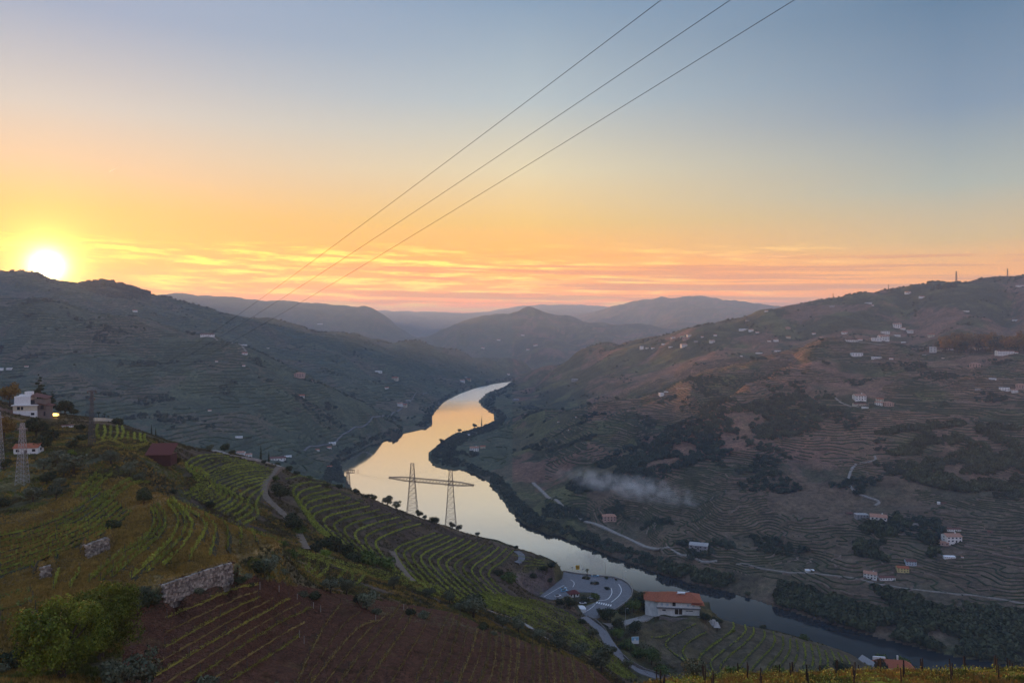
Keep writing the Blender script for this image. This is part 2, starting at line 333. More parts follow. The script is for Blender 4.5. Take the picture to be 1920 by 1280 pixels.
# --- left hills
PL([(-450,520,2300),(-200,540,2350),(0,553,2400),(90,560,2400),(150,572,2390),(200,585,2350),(280,605,2300),(330,620,2270),(400,630,2220),(440,640,2200),(470,660,2160),(540,692,2110),(600,717,2080),(660,747,2050),(700,768,2030),(740,794,2030)], 30)
PL([(-450,545,2750),(0,575,2800),(150,590,2800),(280,616,2700),(400,645,2650),(470,675,2550),(540,706,2450),(600,730,2400),(660,757,2350),(720,775,2300)], 40)
PT([(0,650,2000),(0,715,1720),(200,650,2010),(200,720,1740),(0,600,2200),(400,700,1900),(400,770,1660),(300,660,2080),(550,765,1790),(540,822,1600),(630,805,1850),(600,838,1690),(-250,650,1950),(-250,720,1700)])
PT([(200,562,3080),(0,545,3050),(400,612,3080),(540,662,2960),(540,635,3300),(650,690,2850),(700,700,2980),(700,668,3450),(800,718,3200),(800,692,3600),(860,702,3650),(900,706,3750),(760,750,2600),(790,740,2750),(300,575,3200)])
LSK = [(-450,480,3300),(-200,492,3300),(0,505,3300),(60,512,3300),(88,520,3300),(150,525,3300),(200,530,3330),(250,541,3380),(280,552,3420),(340,568,3500),(430,585,3600),(530,598,3750),(560,606,3800),(600,618,3880),(700,635,4050),
       (780,646,4250),(860,661,4400),(940,676,4550),(985,690,4700)]
PL(LSK, 30); PL([(u, v+30, Y*1.15) for u, v, Y in LSK], 60); ZL([(-450,4800,200),(300,5000,200),(600,5400,60),(800,5500,30),(950,5200,12),(1050,5200,12)], 120)
# --- far ranges
PL([(150,560,7600),(280,552,7600),(330,549,7600),(370,555,7600),(430,556,7600),(480,563,7600),(520,563,7600),(600,569,7500),(655,574,7500),(690,573,7400),(706,581,7300),(740,605,7000),(775,630,6700)], 30)
PL([(150,585,9500),(600,595,9500),(700,600,9500),(780,605,9500)], 80)
PL([(770,650,6300),(790,636,6500),(830,613,6700),(870,598,6700),(900,590,6700),(960,588,6800),(985,578,6900),(1000,579,6900),(1030,587,6900),(1080,596,6900),(1120,606,6900),(1180,608,6900),(1230,613,6900),(1290,628,6800)], 26)
PL([(790,660,7600),(870,622,7900),(960,606,7900),(1030,606,7900),(1120,616,7900),(1200,620,7900)], 50)
PT([(900,665,5700),(1000,668,5500),(1100,650,5900),(950,625,6200),(1060,630,6300)])
PL([(1080,600,9000),(1110,586,9300),(1150,573,9300),(1200,561,9300),(1238,555,9300),(1262,558,9300),(1290,554,9300),(1320,557,9300),(1380,563,9300),(1440,572,9300),(1600,585,9300),(2400,590,9300)], 30)
PL([(1150,595,10800),(1300,590,10800),(1500,600,10800),(2400,600,10800)], 90)
PL([(650,590,12500),(710,582,12500),(760,583,12500),(820,585,12500),(870,588,12600),(890,586,12600),(920,586,12600),(950,578,13000),(990,572,13000),(1050,570,13000),(1110,572,13000),(1145,576,13000),(1200,585,13000)], 30)
PT([(u, 596, 16500) for u in range(-450, 2450, 180)])

KS = 400.0
_k = np.array(KP, dtype=np.float64)
_k[:,2] = np.where(_k[:,2] > 5000, 5000*(_k[:,2]/5000)**1.5, _k[:,2])          # the far ranges lie deeper in the haze
_kt = np.log(_k[:,2]) * KS
# drop near-duplicates
_keep = []; _cell = {}
for i in range(len(_k)):
    c = (round(_k[i,0]/7), round(_kt[i]/5))
    if c in _cell: continue
    _cell[c] = 1; _keep.append(i)
_k = _k[_keep]; _kt = _kt[_keep]
CX, CT, CV = _k[:,0], _kt, _k[:,1]
MQ = 10.0
_d = np.sqrt((CX[:,None]-CX[None])**2 + (CT[:,None]-CT[None])**2 + MQ*MQ)
_n = len(CX); _P = np.stack([np.ones(_n), CX/1000, CT/1000], 1)
_A = np.zeros((_n+3, _n+3)); _A[:_n,:_n] = _d - np.eye(_n)*1.5; _A[:_n,_n:] = _P; _A[_n:,:_n] = _P.T
_w = np.linalg.solve(_A, np.concatenate([CV, np.zeros(3)]))
print('survey points', _n)
def rbf(us, ts):
    out = np.empty(us.size, dtype=np.float64); us = us.ravel(); ts = ts.ravel()
    for a in range(0, us.size, 20000):
        b = min(a+20000, us.size)
        d = (us[a:b,None].astype(np.float32)-CX[None].astype(np.float32))**2
        d += (ts[a:b,None].astype(np.float32)-CT[None].astype(np.float32))**2
        d += MQ*MQ; np.sqrt(d, out=d)
        out[a:b] = d.astype(np.float64) @ _w[:_n] + _w[_n] + _w[_n+1]*us[a:b]/1000 + _w[_n+2]*ts[a:b]/1000
    return out
# grid: columns fan out from the viewpoint, rows get wider with distance
GU = np.arange(-420, 2341, 3.5)
def rows(a, b, n): return list(np.linspace(math.log(a), math.log(b), n, endpoint=False))
GL = np.array(rows(25, 90, 34) + rows(90, 260, 150) + rows(260, 640, 200) + rows(640, 1000, 70) + rows(1000, 2500, 230) + rows(2500, 4900, 130) + rows(4900, 28500, 110) + [math.log(28500)])
NU, NL = len(GU), len(GL)
_hu = np.linspace(GU[0], GU[-1], NU//2+1); _hl = np.interp(np.linspace(0, NL-1, NL//2+1), np.arange(NL), GL)
_hv = rbf(*np.meshgrid(_hu, _hl*KS)).reshape(len(_hl), len(_hu))
# bilinear up to the full grid
_iu = np.interp(GU, _hu, np.arange(len(_hu))); _il = np.interp(GL, _hl, np.arange(len(_hl)))
def bil(G, il, iu):
    a = np.clip(np.floor(il).astype(int), 0, G.shape[0]-2); b = np.clip(np.floor(iu).astype(int), 0, G.shape[1]-2)
    fa = il-a; fb = iu-b
    return (G[a,b]*(1-fa)*(1-fb) + G[a+1,b]*fa*(1-fb) + G[a,b+1]*(1-fa)*fb + G[a+1,b+1]*fa*fb)
VV = bil(_hv, _il[:,None]+np.zeros((1,NU)), _iu[None,:]+np.zeros((NL,1)))
YY = np.exp(GL)[:,None] + np.zeros((1,NU)); XX = (GU[None,:]-U0)/F*YY
ZZ = H - (VV - V0)/F*YY
# gradient noise on the world plane
_rs = np.random.RandomState(11); _perm = _rs.permutation(512); _perm = np.concatenate([_perm,_perm]); _g = _rs.randn(512,2); _g /= np.linalg.norm(_g,axis=1)[:,None]
def gnoise(x, y, s=0):
    x = x + s*37.13; y = y + s*91.7
    xi = np.floor(x).astype(int); yi = np.floor(y).astype(int); xf = x-xi; yf = y-yi
    u = xf**3*(xf*(xf*6-15)+10); v = yf**3*(yf*(yf*6-15)+10)
    def gr(a, b):
        h = _perm[(_perm[a & 511]+b) & 511]; return _g[h,0]*(x-a)+_g[h,1]*(y-b)
    n00 = gr(xi,yi); n10 = gr(xi+1,yi); n01 = gr(xi,yi+1); n11 = gr(xi+1,yi+1)
    return (n00*(1-u)+n10*u)*(1-v)+(n01*(1-u)+n11*u)*v
def fbm(x, y, L, o=4, s=0, p=0.5):
    r = 0; a = 1.0
    for k in range(o): r = r + a*gnoise(x/L, y/L, s+k*3); L = L/2.0; a *= p
    return r
def sstep(x, a, b):
    t = np.clip((x-a)/(b-a), 0, 1); return t*t*(3-2*t)
shore = sstep(ZZ, 1.5, 30)
plat = 1 - sstep(np.abs(ZZ-107), 0.8, 2.5)*1.0
onplat = (YY > 480) & (YY < 600) & (GU[None,:] > 1010) & (GU[None,:] < 1345)
rel = np.zeros_like(ZZ)
for L, s in ((620,1),(310,2),(150,3),(75,4),(36,5),(17,6),(8,7)):
    w = sstep(YY, L*3.0, L*7.0)
    n_ = gnoise(XX/L, YY/L, s)
    rel += w * (n_ if L < 100 else (0.25-np.abs(n_))*-1.3) * L * (0.11 if L > 50 else 0.075)
rel *= shore * np.where(YY > 640, 1.0, 0.38)
ZZ = ZZ + np.where(onplat, 0.0, rel)
# the exact course of the river, in plan: v of the water surface at each distance
VW = V0 + H*F/YY; GUu = GU[None,:] + np.zeros_like(ZZ)
RIV = [(u, v) for u, v in LB] + [(u, V0+H*F/Y) for u, Y in ((665,1330),(720,1200),(800,1040),(880,960),(950,885),(1020,820),(1100,770),(1250,705),(1400,675),(1600,625),(1800,550),(1950,505),(2150,460),(2420,420))] + [(2420,1332)] + [(u, v) for u, v in RB[::-1]]
inr = inpoly(GUu, VW, RIV)
ZZ = np.where(inr, np.minimum(ZZ, -1.5), np.where((YY > 380) & (ZZ < 1.2), 1.2, ZZ))
# levelled yard and house platform
V107 = V0 + (H-107)*F/YY
YARD = [(1005,1120),(1034,1095),(1052,1082),(1054,1068),(1080,1073),(1130,1077),(1168,1084),(1183,1094),(1189,1106),(1186,1119),(1174,1132),(1158,1143),(1145,1152),(1120,1163),(1094,1163),(1086,1148),(1060,1130),(1030,1128)]
ZZ = np.where(inpoly(GUu, V107, YARD), 106.9, ZZ)
PAD = [(1205,1128),(1230,1118),(1330,1118),(1338,1150),(1320,1158),(1225,1160),(1200,1150)]
ZZ = np.where(inpoly(GUu, V107, PAD), np.clip(ZZ, 104, 106.9), ZZ)
# steep faces held by dry stone walls: step the ground there
FACES = {}
def face(key, u0, u1, top, bot, ylo, yhi, back=9.0):
    VVr = V0 + (H-ZZ)*F/YY; cols = np.nonzero((GU >= u0-7) & (GU <= u1+7))[0]; Ys = []
    tu = [a for a,_ in top]; tv = [b for _,b in top]; bu = [a for a,_ in bot]; bv = [b for _,b in bot]
    r0, r1 = np.searchsorted(GL, math.log(ylo)), np.searchsorted(GL, math.log(yhi))
    for c in cols:
        vb = np.interp(GU[c], bu, bv); k = np.nonzero(VVr[r0:r1,c] <= vb)[0]; Ys.append(math.exp(GL[r0+(k[0] if len(k) else 0)]))
    Ys = np.polyval(np.polyfit(GU[cols], Ys, 1), GU[cols]); pts = []
    for c, Y in zip(cols, Ys):
        vb = np.interp(GU[c], bu, bv); vt = np.interp(GU[c], tu, tv); zf = H-(vb-V0)/F*Y; zt = H-(vt-V0)/F*(Y+.6)
        y = np.exp(GL); w = ZZ[:,c]
        ends = min(1.0, max(0.0, min(GU[c]-u0+7, u1+7-GU[c])/7))
        fr = (y > Y-7) & (y <= Y+.55); w = np.where(fr, np.minimum(w, zf+(w-zf)*np.clip((Y-y)/7,0,1)), w)
        bk = (y > Y+.55) & (y < Y+back); tb = (y-Y)/back; w = np.where(bk, w+(np.maximum(w, zt+.15)-w)*np.clip(2.2-2.2*tb,0,1)*ends, w)
        ZZ[:,c] = w; pts.append((GU[c], Y, zf, zt))
    FACES[key] = [q for q in pts if u0 <= q[0] <= u1]
face('long', 303, 438, [(303,1094),(340,1082),(380,1068),(410,1059),(434,1053)], [(303,1126),(340,1119),(380,1107),(410,1097),(438,1088)], 110, 175)
face('short', 160, 208, [(160,1021),(180,1012),(207,1004)], [(160,1046),(185,1038),(207,1027)], 125, 215)
face('piece', 74, 100, [(74,1063),(100,1056)], [(74,1084),(100,1079)], 115, 205)
# keep the low banks above water and the bed below it
VV = V0 + (H-ZZ)*F/YY
GLI = GL.copy()
def gidx(u, Y):
    return np.interp(np.log(Y), GLI, np.arange(NL)), (np.asarray(u, dtype=float)-GU[0])/(GU[1]-GU[0])
def zat_u(u, Y):
    il, iu = gidx(u, Y); return bil(ZZ, np.atleast_1d(il), np.atleast_1d(iu))
def zxy(x, y):
    x = np.atleast_1d(x).astype(float); y = np.atleast_1d(y).astype(float)
    return zat_u(x/y*F+U0, y)
def zof(x, y): return float(zxy(x, y)[0])
def hit(u, v, ymin=30.0, ymax=28000.0):
    """first ground point from near to far along the sight line of a surveyed pixel"""
    iu = (u-GU[0])/(GU[1]-GU[0]); b = int(min(max(iu, 0), NU-2)); f = iu-b
    col = VV[:,b]*(1-f)+VV[:,b+1]*f
    ok = (np.exp(GLI) >= ymin) & (np.exp(GLI) <= ymax)
    idx = np.nonzero(ok)[0]; c = col[idx]
    k = np.nonzero(c <= v)[0]
    if len(k) == 0: j = idx[int(np.argmin(c))]; Y = math.exp(GLI[j])
    elif k[0] == 0: Y = math.exp(GLI[idx[0]])
    else:
        j = k[0]; t = (c[j-1]-v)/max(c[j-1]-c[j], 1e-6); Y = math.exp(GLI[idx[j-1]]*(1-t)+GLI[idx[j]]*t)
    x = (u-U0)/F*Y
    return Vector((x, Y, zof(x, Y)))
RUNMIN = np.minimum.accumulate(VV, axis=0)
VIS = VV <= RUNMIN + 2.0
# ---------------------------------------------------------------- ground sheet with its own earth and grass colours
def C(*c): return np.array(c, dtype=np.float64)
GUg = GU[None,:] + np.zeros((NL,1))
n1 = fbm(XX, YY, 420, 3, 20); n2 = fbm(XX, YY, 120, 3, 30); n3 = fbm(XX, YY, 22, 3, 40); n4 = fbm(XX, YY, 5, 2, 50)
scrub, grass, earth, vine = C(.062,.062,.036), C(.120,.118,.052), C(.190,.108,.078), C(.105,.092,.050)
colr = np.empty(ZZ.shape+(3,)); colr[:] = scrub
def mixm(m, c):
    global colr
    m = np.clip(m, 0, 1)[...,None]; colr = colr*(1-m)+c*m
far = (YY > 640)
mixm(sstep(n1+0.5*n2, 0.0, 0.25)*0.8, vine); mixm(sstep(n2+0.4*n3, 0.1, 0.35)*0.8, grass); mixm(sstep(fbm(XX,YY,260,3,60)+0.3*n3, 0.12, 0.3)*0.85, earth)
mixm(((YY < 640))*0.7*sstep(n3, -0.1, 0.3), C(.15,.118,.045))
mixm((YY > 700)*(GUg > 1100)*(YY < 2700)*0.7*sstep(fbm(XX,YY,150,3,61), -0.25, 0.1), C(.24,.128,.088))
mixm((YY > 690)*(GUg > 1100)*sstep(VV, 820, 960)*0.75, C(.115,.092,.062))
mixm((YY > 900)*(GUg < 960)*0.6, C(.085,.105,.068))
TARGET_MASKS = {}
def region(name, poly, ylo, yhi, c, soft=0.3, amount=1.0):
    m = inpoly(GUg + n3*14, VV + n4*5, poly) & (YY > ylo) & (YY < yhi)
    TARGET_MASKS[name] = m
    mixm(m*(amount - soft*sstep(n4+n3, 0.0, 0.5)), c)
region('knoll', [(-420,1010),(60,960),(200,890),(290,915),(400,962),(540,1018),(470,1045),(300,1100),(100,1165),(0,1215),(-420,1360)], 90, 226, C(.16,.105,.036), 0.3)
region('field', [(230,1150),(330,1110),(455,1078),(620,1108),(860,1148),(960,1185),(1060,1222),(1180,1290),(230,1300)], 95, 240, C(.085,.038,.022), 0.15)
region('midvine', [(330,838),(420,850),(540,880),(640,915),(860,995),(1010,1040),(960,1090),(1060,1130),(1200,1290),(1120,1270),(960,1180),(700,1115),(540,1030),(400,965),(345,935)], 226, 640, C(.088,.064,.048), 0.25, 0.9)
region('lowvine', [(1180,1170),(1350,1158),(1620,1228),(1640,1290),(1300,1290),(1215,1210)], 400, 560, C(.105,.085,.056), 0.3, 0.9)
region('lipvine', [(1150,1250),(1950,1240),(2340,1240),(2340,1340),(1150,1340)], 60, 150, C(.2,.14,.04), 0.3)
region('cut', [(955,1078),(1052,1062),(1056,1100),(1000,1116),(950,1100)], 500, 562, C(.13,.095,.085), 0.2)
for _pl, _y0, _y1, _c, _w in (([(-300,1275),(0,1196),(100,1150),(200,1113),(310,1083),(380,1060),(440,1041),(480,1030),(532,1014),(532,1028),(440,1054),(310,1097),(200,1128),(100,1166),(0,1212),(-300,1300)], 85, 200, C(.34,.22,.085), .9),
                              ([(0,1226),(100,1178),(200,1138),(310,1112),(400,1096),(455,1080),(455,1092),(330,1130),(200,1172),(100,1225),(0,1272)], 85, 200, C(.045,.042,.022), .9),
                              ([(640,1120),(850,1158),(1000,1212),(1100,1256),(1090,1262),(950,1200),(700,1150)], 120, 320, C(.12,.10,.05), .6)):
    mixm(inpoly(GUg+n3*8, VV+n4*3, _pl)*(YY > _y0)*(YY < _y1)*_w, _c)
mixm((ZZ < 1.0)*1.0, C(.06,.055,.04))

nI, nJ = ZZ.shape
idx = np.arange(nI*nJ).reshape(nI, nJ)
quads = np.stack([idx[:-1,:-1], idx[:-1,1:], idx[1:,1:], idx[1:,:-1]], -1).reshape(-1, 4)
zq = ZZ
keepq = (np.minimum.reduce([zq[:-1,:-1], zq[:-1,1:], zq[1:,1:], zq[1:,:-1]]) > -40).ravel()
def build_ground():
    m = bpy.data.materials.new('earth and grass'); m.use_nodes = True; t = m.node_tree; b = t.nodes['Principled BSDF']
    b.inputs['Roughness'].default_value = 0.95; b.inputs['Specular IOR Level'].default_value = 0.08
    a = t.nodes.new('ShaderNodeAttribute'); a.attribute_name = 'earth'
    g = t.nodes.new('ShaderNodeNewGeometry')
    def nz(scale, det=5, rough=0.65):
        n = t.nodes.new('ShaderNodeTexNoise'); n.inputs['Scale'].default_value = scale; n.inputs['Detail'].default_value = det; n.inputs['Roughness'].default_value = rough
        t.links.new(g.outputs['Position'], n.inputs['Vector']); return n.outputs['Fac']
    def mr(x, lo, hi, a0=0.3, a1=0.7):
        r = t.nodes.new('ShaderNodeMapRange'); r.inputs[1].default_value = a0; r.inputs[2].default_value = a1; r.inputs[3].default_value = lo; r.inputs[4].default_value = hi
        t.links.new(x, r.inputs[0]); return r.outputs[0]
    def mul(c, f):
        x = t.nodes.new('ShaderNodeMix'); x.data_type = 'RGBA'; x.blend_type = 'MULTIPLY'; x.inputs[0].default_value = 1
        t.links.new(c, x.inputs[6]); t.links.new(f, x.inputs[7]); return x.outputs[2]
    f1 = nz(1.7, 6, 0.75); f2 = nz(0.16, 6, 0.7); f3 = nz(0.03, 5)
    c = mul(mul(mul(a.outputs['Color'], mr(f1, .35, 1.7)), mr(f2, .5, 1.55)), mr(f3, .65, 1.35))
    t.links.new(c, b.inputs['Base Color'])
    bp = t.nodes.new('ShaderNodeBump'); bp.inputs['Strength'].default_value = 0.7; bp.inputs['Distance'].default_value = 0.5; t.links.new(f1, bp.inputs['Height'])
    bp2 = t.nodes.new('ShaderNodeBump'); bp2.inputs['Strength'].default_value = 0.8; bp2.inputs['Distance'].default_value = 3.0; t.links.new(f2, bp2.inputs['Height'])
    t.links.new(bp2.outputs[0], bp.inputs['Normal']); t.links.new(bp.outputs[0], b.inputs['Normal'])
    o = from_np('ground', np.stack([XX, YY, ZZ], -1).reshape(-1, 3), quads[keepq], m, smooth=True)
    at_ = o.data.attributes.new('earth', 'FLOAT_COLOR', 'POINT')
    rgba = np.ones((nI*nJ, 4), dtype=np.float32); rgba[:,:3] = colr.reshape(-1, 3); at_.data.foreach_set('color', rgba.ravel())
    tag(o, 'terraced valley slopes on both sides of the river', kind='structure')
    return o
ground = build_ground()
# river
wm = bpy.data.materials.new('river water'); wm.use_nodes = True; t_ = wm.node_tree; t_.nodes.remove(t_.nodes['Principled BSDF'])
gl = t_.nodes.new('ShaderNodeBsdfGlossy'); gl.inputs['Roughness'].default_value = 0.06; gl.inputs['Color'].default_value = (1,.97,.92,1)
df = t_.nodes.new('ShaderNodeBsdfDiffuse'); df.inputs['Color'].default_value = (.022,.026,.028,1)
lw = t_.nodes.new('ShaderNodeLayerWeight'); lw.inputs['Blend'].default_value = 0.5
rp = t_.nodes.new('ShaderNodeValToRGB'); e_ = rp.color_ramp.elements
for q in range(5): e_.new(.995)
for q, (a_, b__) in enumerate([(0,.05),(.64,.05),(.665,.12),(.69,.36),(.715,.68),(.76,.92),(.85,1.0)]): e_[q].position = a_; e_[q].color = (b__,)*3+(1,)
sx_ = t_.nodes.new('ShaderNodeSeparateXYZ'); gg_ = t_.nodes.new('ShaderNodeNewGeometry'); t_.links.new(gg_.outputs['Position'], sx_.inputs[0])
rr_ = t_.nodes.new('ShaderNodeMapRange'); rr_.inputs[1].default_value = 2500; rr_.inputs[2].default_value = 3100; rr_.inputs[3].default_value = 0.05; rr_.inputs[4].default_value = 0.34; t_.links.new(sx_.outputs['Y'], rr_.inputs[0]); t_.links.new(rr_.outputs[0], gl.inputs['Roughness'])
ms_ = t_.nodes.new('ShaderNodeMixShader'); t_.links.new(lw.outputs['Facing'], rp.inputs[0]); t_.links.new(rp.outputs[0], ms_.inputs[0]); t_.links.new(df.outputs[0], ms_.inputs[1]); t_.links.new(gl.outputs[0], ms_.inputs[2]); t_.links.new(ms_.outputs[0], t_.nodes['Material Output'].inputs['Surface'])
g_ = t_.nodes.new('ShaderNodeNewGeometry'); mp_ = t_.nodes.new('ShaderNodeMapping'); mp_.inputs['Rotation'].default_value = (0,0,0.5); mp_.inputs['Scale'].default_value = (0.04,0.12,1)
n_w = t_.nodes.new('ShaderNodeTexNoise'); n_w.inputs['Scale'].default_value = 1.0; n_w.inputs['Detail'].default_value = 5
t_.links.new(g_.outputs['Position'], mp_.inputs[0]); t_.links.new(mp_.outputs[0], n_w.inputs['Vector'])
bw = t_.nodes.new('ShaderNodeBump'); bw.inputs['Strength'].default_value = 0.1; bw.inputs['Distance'].default_value = 0.3
t_.links.new(n_w.outputs['Fac'], bw.inputs['Height']); t_.links.new(bw.outputs[0], gl.inputs['Normal'])
river = MB().poly([(-1500,300,0),(3500,300,0),(3500,5600,0),(-1500,5600,0)], [(0,1,2,3)]).build('river', wm)
tag(river, 'calm river winding between the hills', kind='structure')
# air
hz = bpy.data.materials.new('valley haze'); hz.use_nodes = True; th = hz.node_tree; th.nodes.remove(th.nodes['Principled BSDF'])
pv = th.nodes.new('ShaderNodeVolumePrincipled'); pv.inputs['Color'].default_value = (0.44,0.67,1.0,1); pv.inputs['Density'].default_value = 0.000076; pv.inputs['Anisotropy'].default_value = 0.2
th.links.new(pv.outputs[0], th.nodes['Material Output'].inputs['Volume'])
haze = MB().box(-13500, 32000, -400, 30500, -60, 960).build('haze', hz)
tag(haze, 'thin morning haze filling the valley', kind='stuff')
# ---------------------------------------------------------------- roads, yards, markings
asphalt = material('worn asphalt', (.17,.17,.18), 0.9, noise=(0.6,.8,1.2), coord='World')
dirt = material('dirt track', (.17,.13,.095), 0.95, noise=(0.8,.6,1.35), coord='World')
paleroad = material('pale road', (.30,.27,.24), 0.9, noise=(0.2,.7,1.2), coord='World')
paint = material('white road paint', (.75,.75,.73), 0.6)
concrete = material('concrete', (.30,.28,.26), 0.85, noise=(1.2,.7,1.2))
def resample(P, step):
    P = [Vector(p) for p in P]; out = [P[0]]
    for a, b in zip(P, P[1:]):
        n = max(1, int((b-a).length/step))
        for k in range(1, n+1): out.append(a.lerp(b, k/n))
    return out
def smooth_poly(P, it=2):
    for _ in range(it):
        Q = [P[0]]
        for a, b in zip(P, P[1:]): Q += [a.lerp(b, .25), a.lerp(b, .75)]
        Q.append(P[-1]); P = Q
    return P
def px(pts, ymin=60, ymax=16000): return [hit(u, v, ymin, ymax) for u, v in pts]
def ribbon(name, P, width, mat, dz=0.12, step=3.0, flatz=None, parent=None, kind='structure', label=None, ncross=3):
    P = resample(smooth_poly(P), step); n = len(P); v = []; f = []
    for i, p in enumerate(P):
        d = (P[min(i+1,n-1)]-P[max(i-1,0)]); d.z = 0; d.normalize(); nrm = Vector((-d.y, d.x, 0))
        zs = []
        for k in range(ncross):
            q = p + nrm*width*(k/(ncross-1)-.5); zs.append((q.x, q.y, zof(q.x, q.y)))
        zm = max(z for _,_,z in zs) if flatz is None else flatz
        for q in zs: v.append((q[0], q[1], (0.7*zm+0.3*q[2] if flatz is None else zm)+dz))
        # skirts so the strip sits in the ground
    for i in range(n-1):
        for k in range(ncross-1):
            a = i*ncross+k; f.append((a, a+1, a+ncross+1, a+ncross))
    # shoulders going into the ground on both sides
    b = len(v)
    for i in range(n):
        for k in (0, ncross-1):
            q = v[i*ncross+k]; c = P[i]; o_ = Vector((q[0]-c.x, q[1]-c.y, 0)); o_.normalize()
            v.append((q[0]+o_.x*0.5, q[1]+o_.y*0.5, q[2]-1.6))
    for i in range(n-1):
        f.append((i*ncross, (i+1)*ncross, b+2*(i+1), b+2*i)); f.append((i*ncross+ncross-1, b+2*i+1, b+2*(i+1)+1, (i+1)*ncross+ncross-1))
    me = bpy.data.meshes.new(name); me.from_pydata(v, [], f); me.update(); me.materials.append(mat)
    o = obj(name, me, parent)
    if kind: tag(o, label, kind=kind)
    return o
PZ = 107.0
def pp(u, v, z=PZ): 
    Y = at(v, z); return Vector(((u-U0)/F*Y, Y, z))
# platform yard
yard = [(1012,1117),(1034,1100),(1054,1084),(1057,1072),(1080,1076),(1105,1079),(1130,1081),(1150,1083),(1166,1088),(1178,1096),(1184,1106),(1182,1117),(1172,1128),(1158,1138),(1145,1145),(1138,1150),(1120,1158),(1098,1158),(1092,1148),(1098,1136),(1108,1132),(1124,1125),(1125,1115),(1110,1110),(1080,1109),(1064,1118),(1046,1124),(1030,1123)]
me = bpy.data.meshes.new('paved_yard'); yv = [pp(u, v, PZ+0.35) for u, v in yard]; me.from_pydata([tuple(p) for p in yv]+[(p.x,p.y,PZ-4) for p in yv], [], [tuple(range(len(yv)))]+[(i,len(yv)+i,len(yv)+(i+1)%len(yv),(i+1)%len(yv)) for i in range(len(yv))]); me.update(); me.materials.append(asphalt)
tag(obj('paved_yard', me), 'paved viewpoint yard on the bend above the river', kind='structure')
def stripe(name, pts, w, z=PZ+0.37, step=2.0):
    P = resample(smooth_poly([pp(u, v, z) for u, v in pts], 2), step); v = []; f = []; n = len(P)
    for i, p in enumerate(P):
        d = (P[min(i+1,n-1)]-P[max(i-1,0)]).normalized(); nr = Vector((-d.y, d.x, 0))
        v += [tuple(p+nr*w/2), tuple(p-nr*w/2)]
    f = [(2*i, 2*i+1, 2*i+3, 2*i+2) for i in range(n-1)]
    return v, f
mk = MB()
for pts, w in (([(1020,1118),(1040,1106),(1058,1096)], .35), ([(1160,1094),(1166,1104),(1163,1114),(1152,1124),(1146,1128)], .5), ([(1146,1102),(1148,1110),(1144,1118),(1138,1124),(1122,1125)], .5),
               ([(1070,1086),(1078,1092),(1074,1100)], .4), ([(1090,1150),(1108,1140),(1116,1132)], .35)):
    v, f = stripe('s', pts, w); mk.poly(v, f)
for k in range(7):
    a = pp(1119+k*4.3, 1127.0+k*0.9, PZ+0.372); b = pp(1121.4+k*4.3, 1127.4+k*0.9, PZ+0.372); c = pp(1119.6+k*4.3, 1130.6+k*0.9, PZ+0.372); d = pp(1117.2+k*4.3, 1130.2+k*0.9, PZ+0.372)
    mk.poly([a,b,c,d], [(0,1,2,3)])
tag(mk.build('road_markings', paint), 'white lane lines and zebra crossing on the yard', kind='structure')
# roads
ribbon('lower_road', px([(1094,1160),(1108,1170),(1122,1182),(1134,1198),(1144,1215),(1160,1234),(1185,1252),(1215,1266),(1262,1284)], 425, 520), 7.0, asphalt, 0.25, label='grey road curving down below the yard')
ribbon('hillside_track', px([(540,866),(528,874),(512,888),(498,902),(492,920),(500,938),(520,955),(545,978)], 250, 470), 3.2, dirt, 0.2, label='rutted farm track running down between two vineyards')
ribbon('terrace_track', px([(400,845),(440,856),(480,862),(505,868),(535,880)], 380, 470), 4.0, paleroad, 0.25, label='pale track along the brow of the hillside')
ribbon('valley_track', px([(560,1000),(568,1020),(575,1032)], 220, 400), 3.0, dirt, 0.2, label='short track dipping behind the dark bushes')
ribbon('vineyard_track', px([(735,1035),(745,1055),(760,1078),(775,1092)], 240, 420), 3.0, dirt, 0.2, label='straight track between the middle vineyards')
ribbon('brow_track', px([(905,1141),(940,1152),(975,1166),(1005,1186),(1030,1200)], 220, 420), 2.2, paleroad, 0.2, label='thin pale path under the bright green rows')
ribbon('service_road', px([(1135,1172),(1170,1168),(1200,1162),(1222,1152),(1232,1146),(1228,1134)], 470, 540), 6.0, concrete, 0.3, label='grey service drive to the white riverside house')
ribbon('loop_road', px([(968,1056),(980,1048),(976,1038),(968,1034)], 500, 640), 5.0, asphalt, 0.3, label='small loop of road behind the rocky outcrop')
ribbon('bank_road', px([(1000,905),(1015,920),(1032,936),(1060,955),(1090,973),(1120,985),(1150,998),(1185,1012),(1240,1030)], 900, 1600), 5.5, paleroad, 1.0, 8, label='pale road along the far bank')
ribbon('bank_lane', px([(1240,1030),(1300,1047),(1345,1052)], 850, 1200), 3.0, paleroad, 0.8, 8, label='narrow lane continuing along the far bank')
ribbon('zigzag_lane', px([(1605,870),(1595,880),(1588,905),(1600,922),(1625,932),(1652,940),(1640,948)], 900, 1500), 3.5, paleroad, 0.8, 8, label='pale zigzag lane between terraces')
ribbon('upper_zigzag_lane', px([(1612,868),(1630,866),(1643,862),(1640,855)], 900, 1600), 3.0, paleroad, 0.8, 8, label='hairpin of a lane high on the terraces')
ribbon('plateau_road', px([(1590,641),(1640,646),(1700,650),(1740,652)], 1700, 2300), 6.0, paleroad, 1.2, 12, label='road along the edge of the plateau village')
ribbon('farm_lane', px([(1810,1020),(1850,1025),(1900,1036),(1960,1045)], 800, 1200), 3.0, dirt, 0.8, 8, label='dirt lane beside the white farmhouses')
ribbon('villa_lane', px([(1668,985),(1700,984),(1722,983)], 800, 1200), 3.0, paleroad, 0.8, 8, label='short lane beside the red roofed villa')
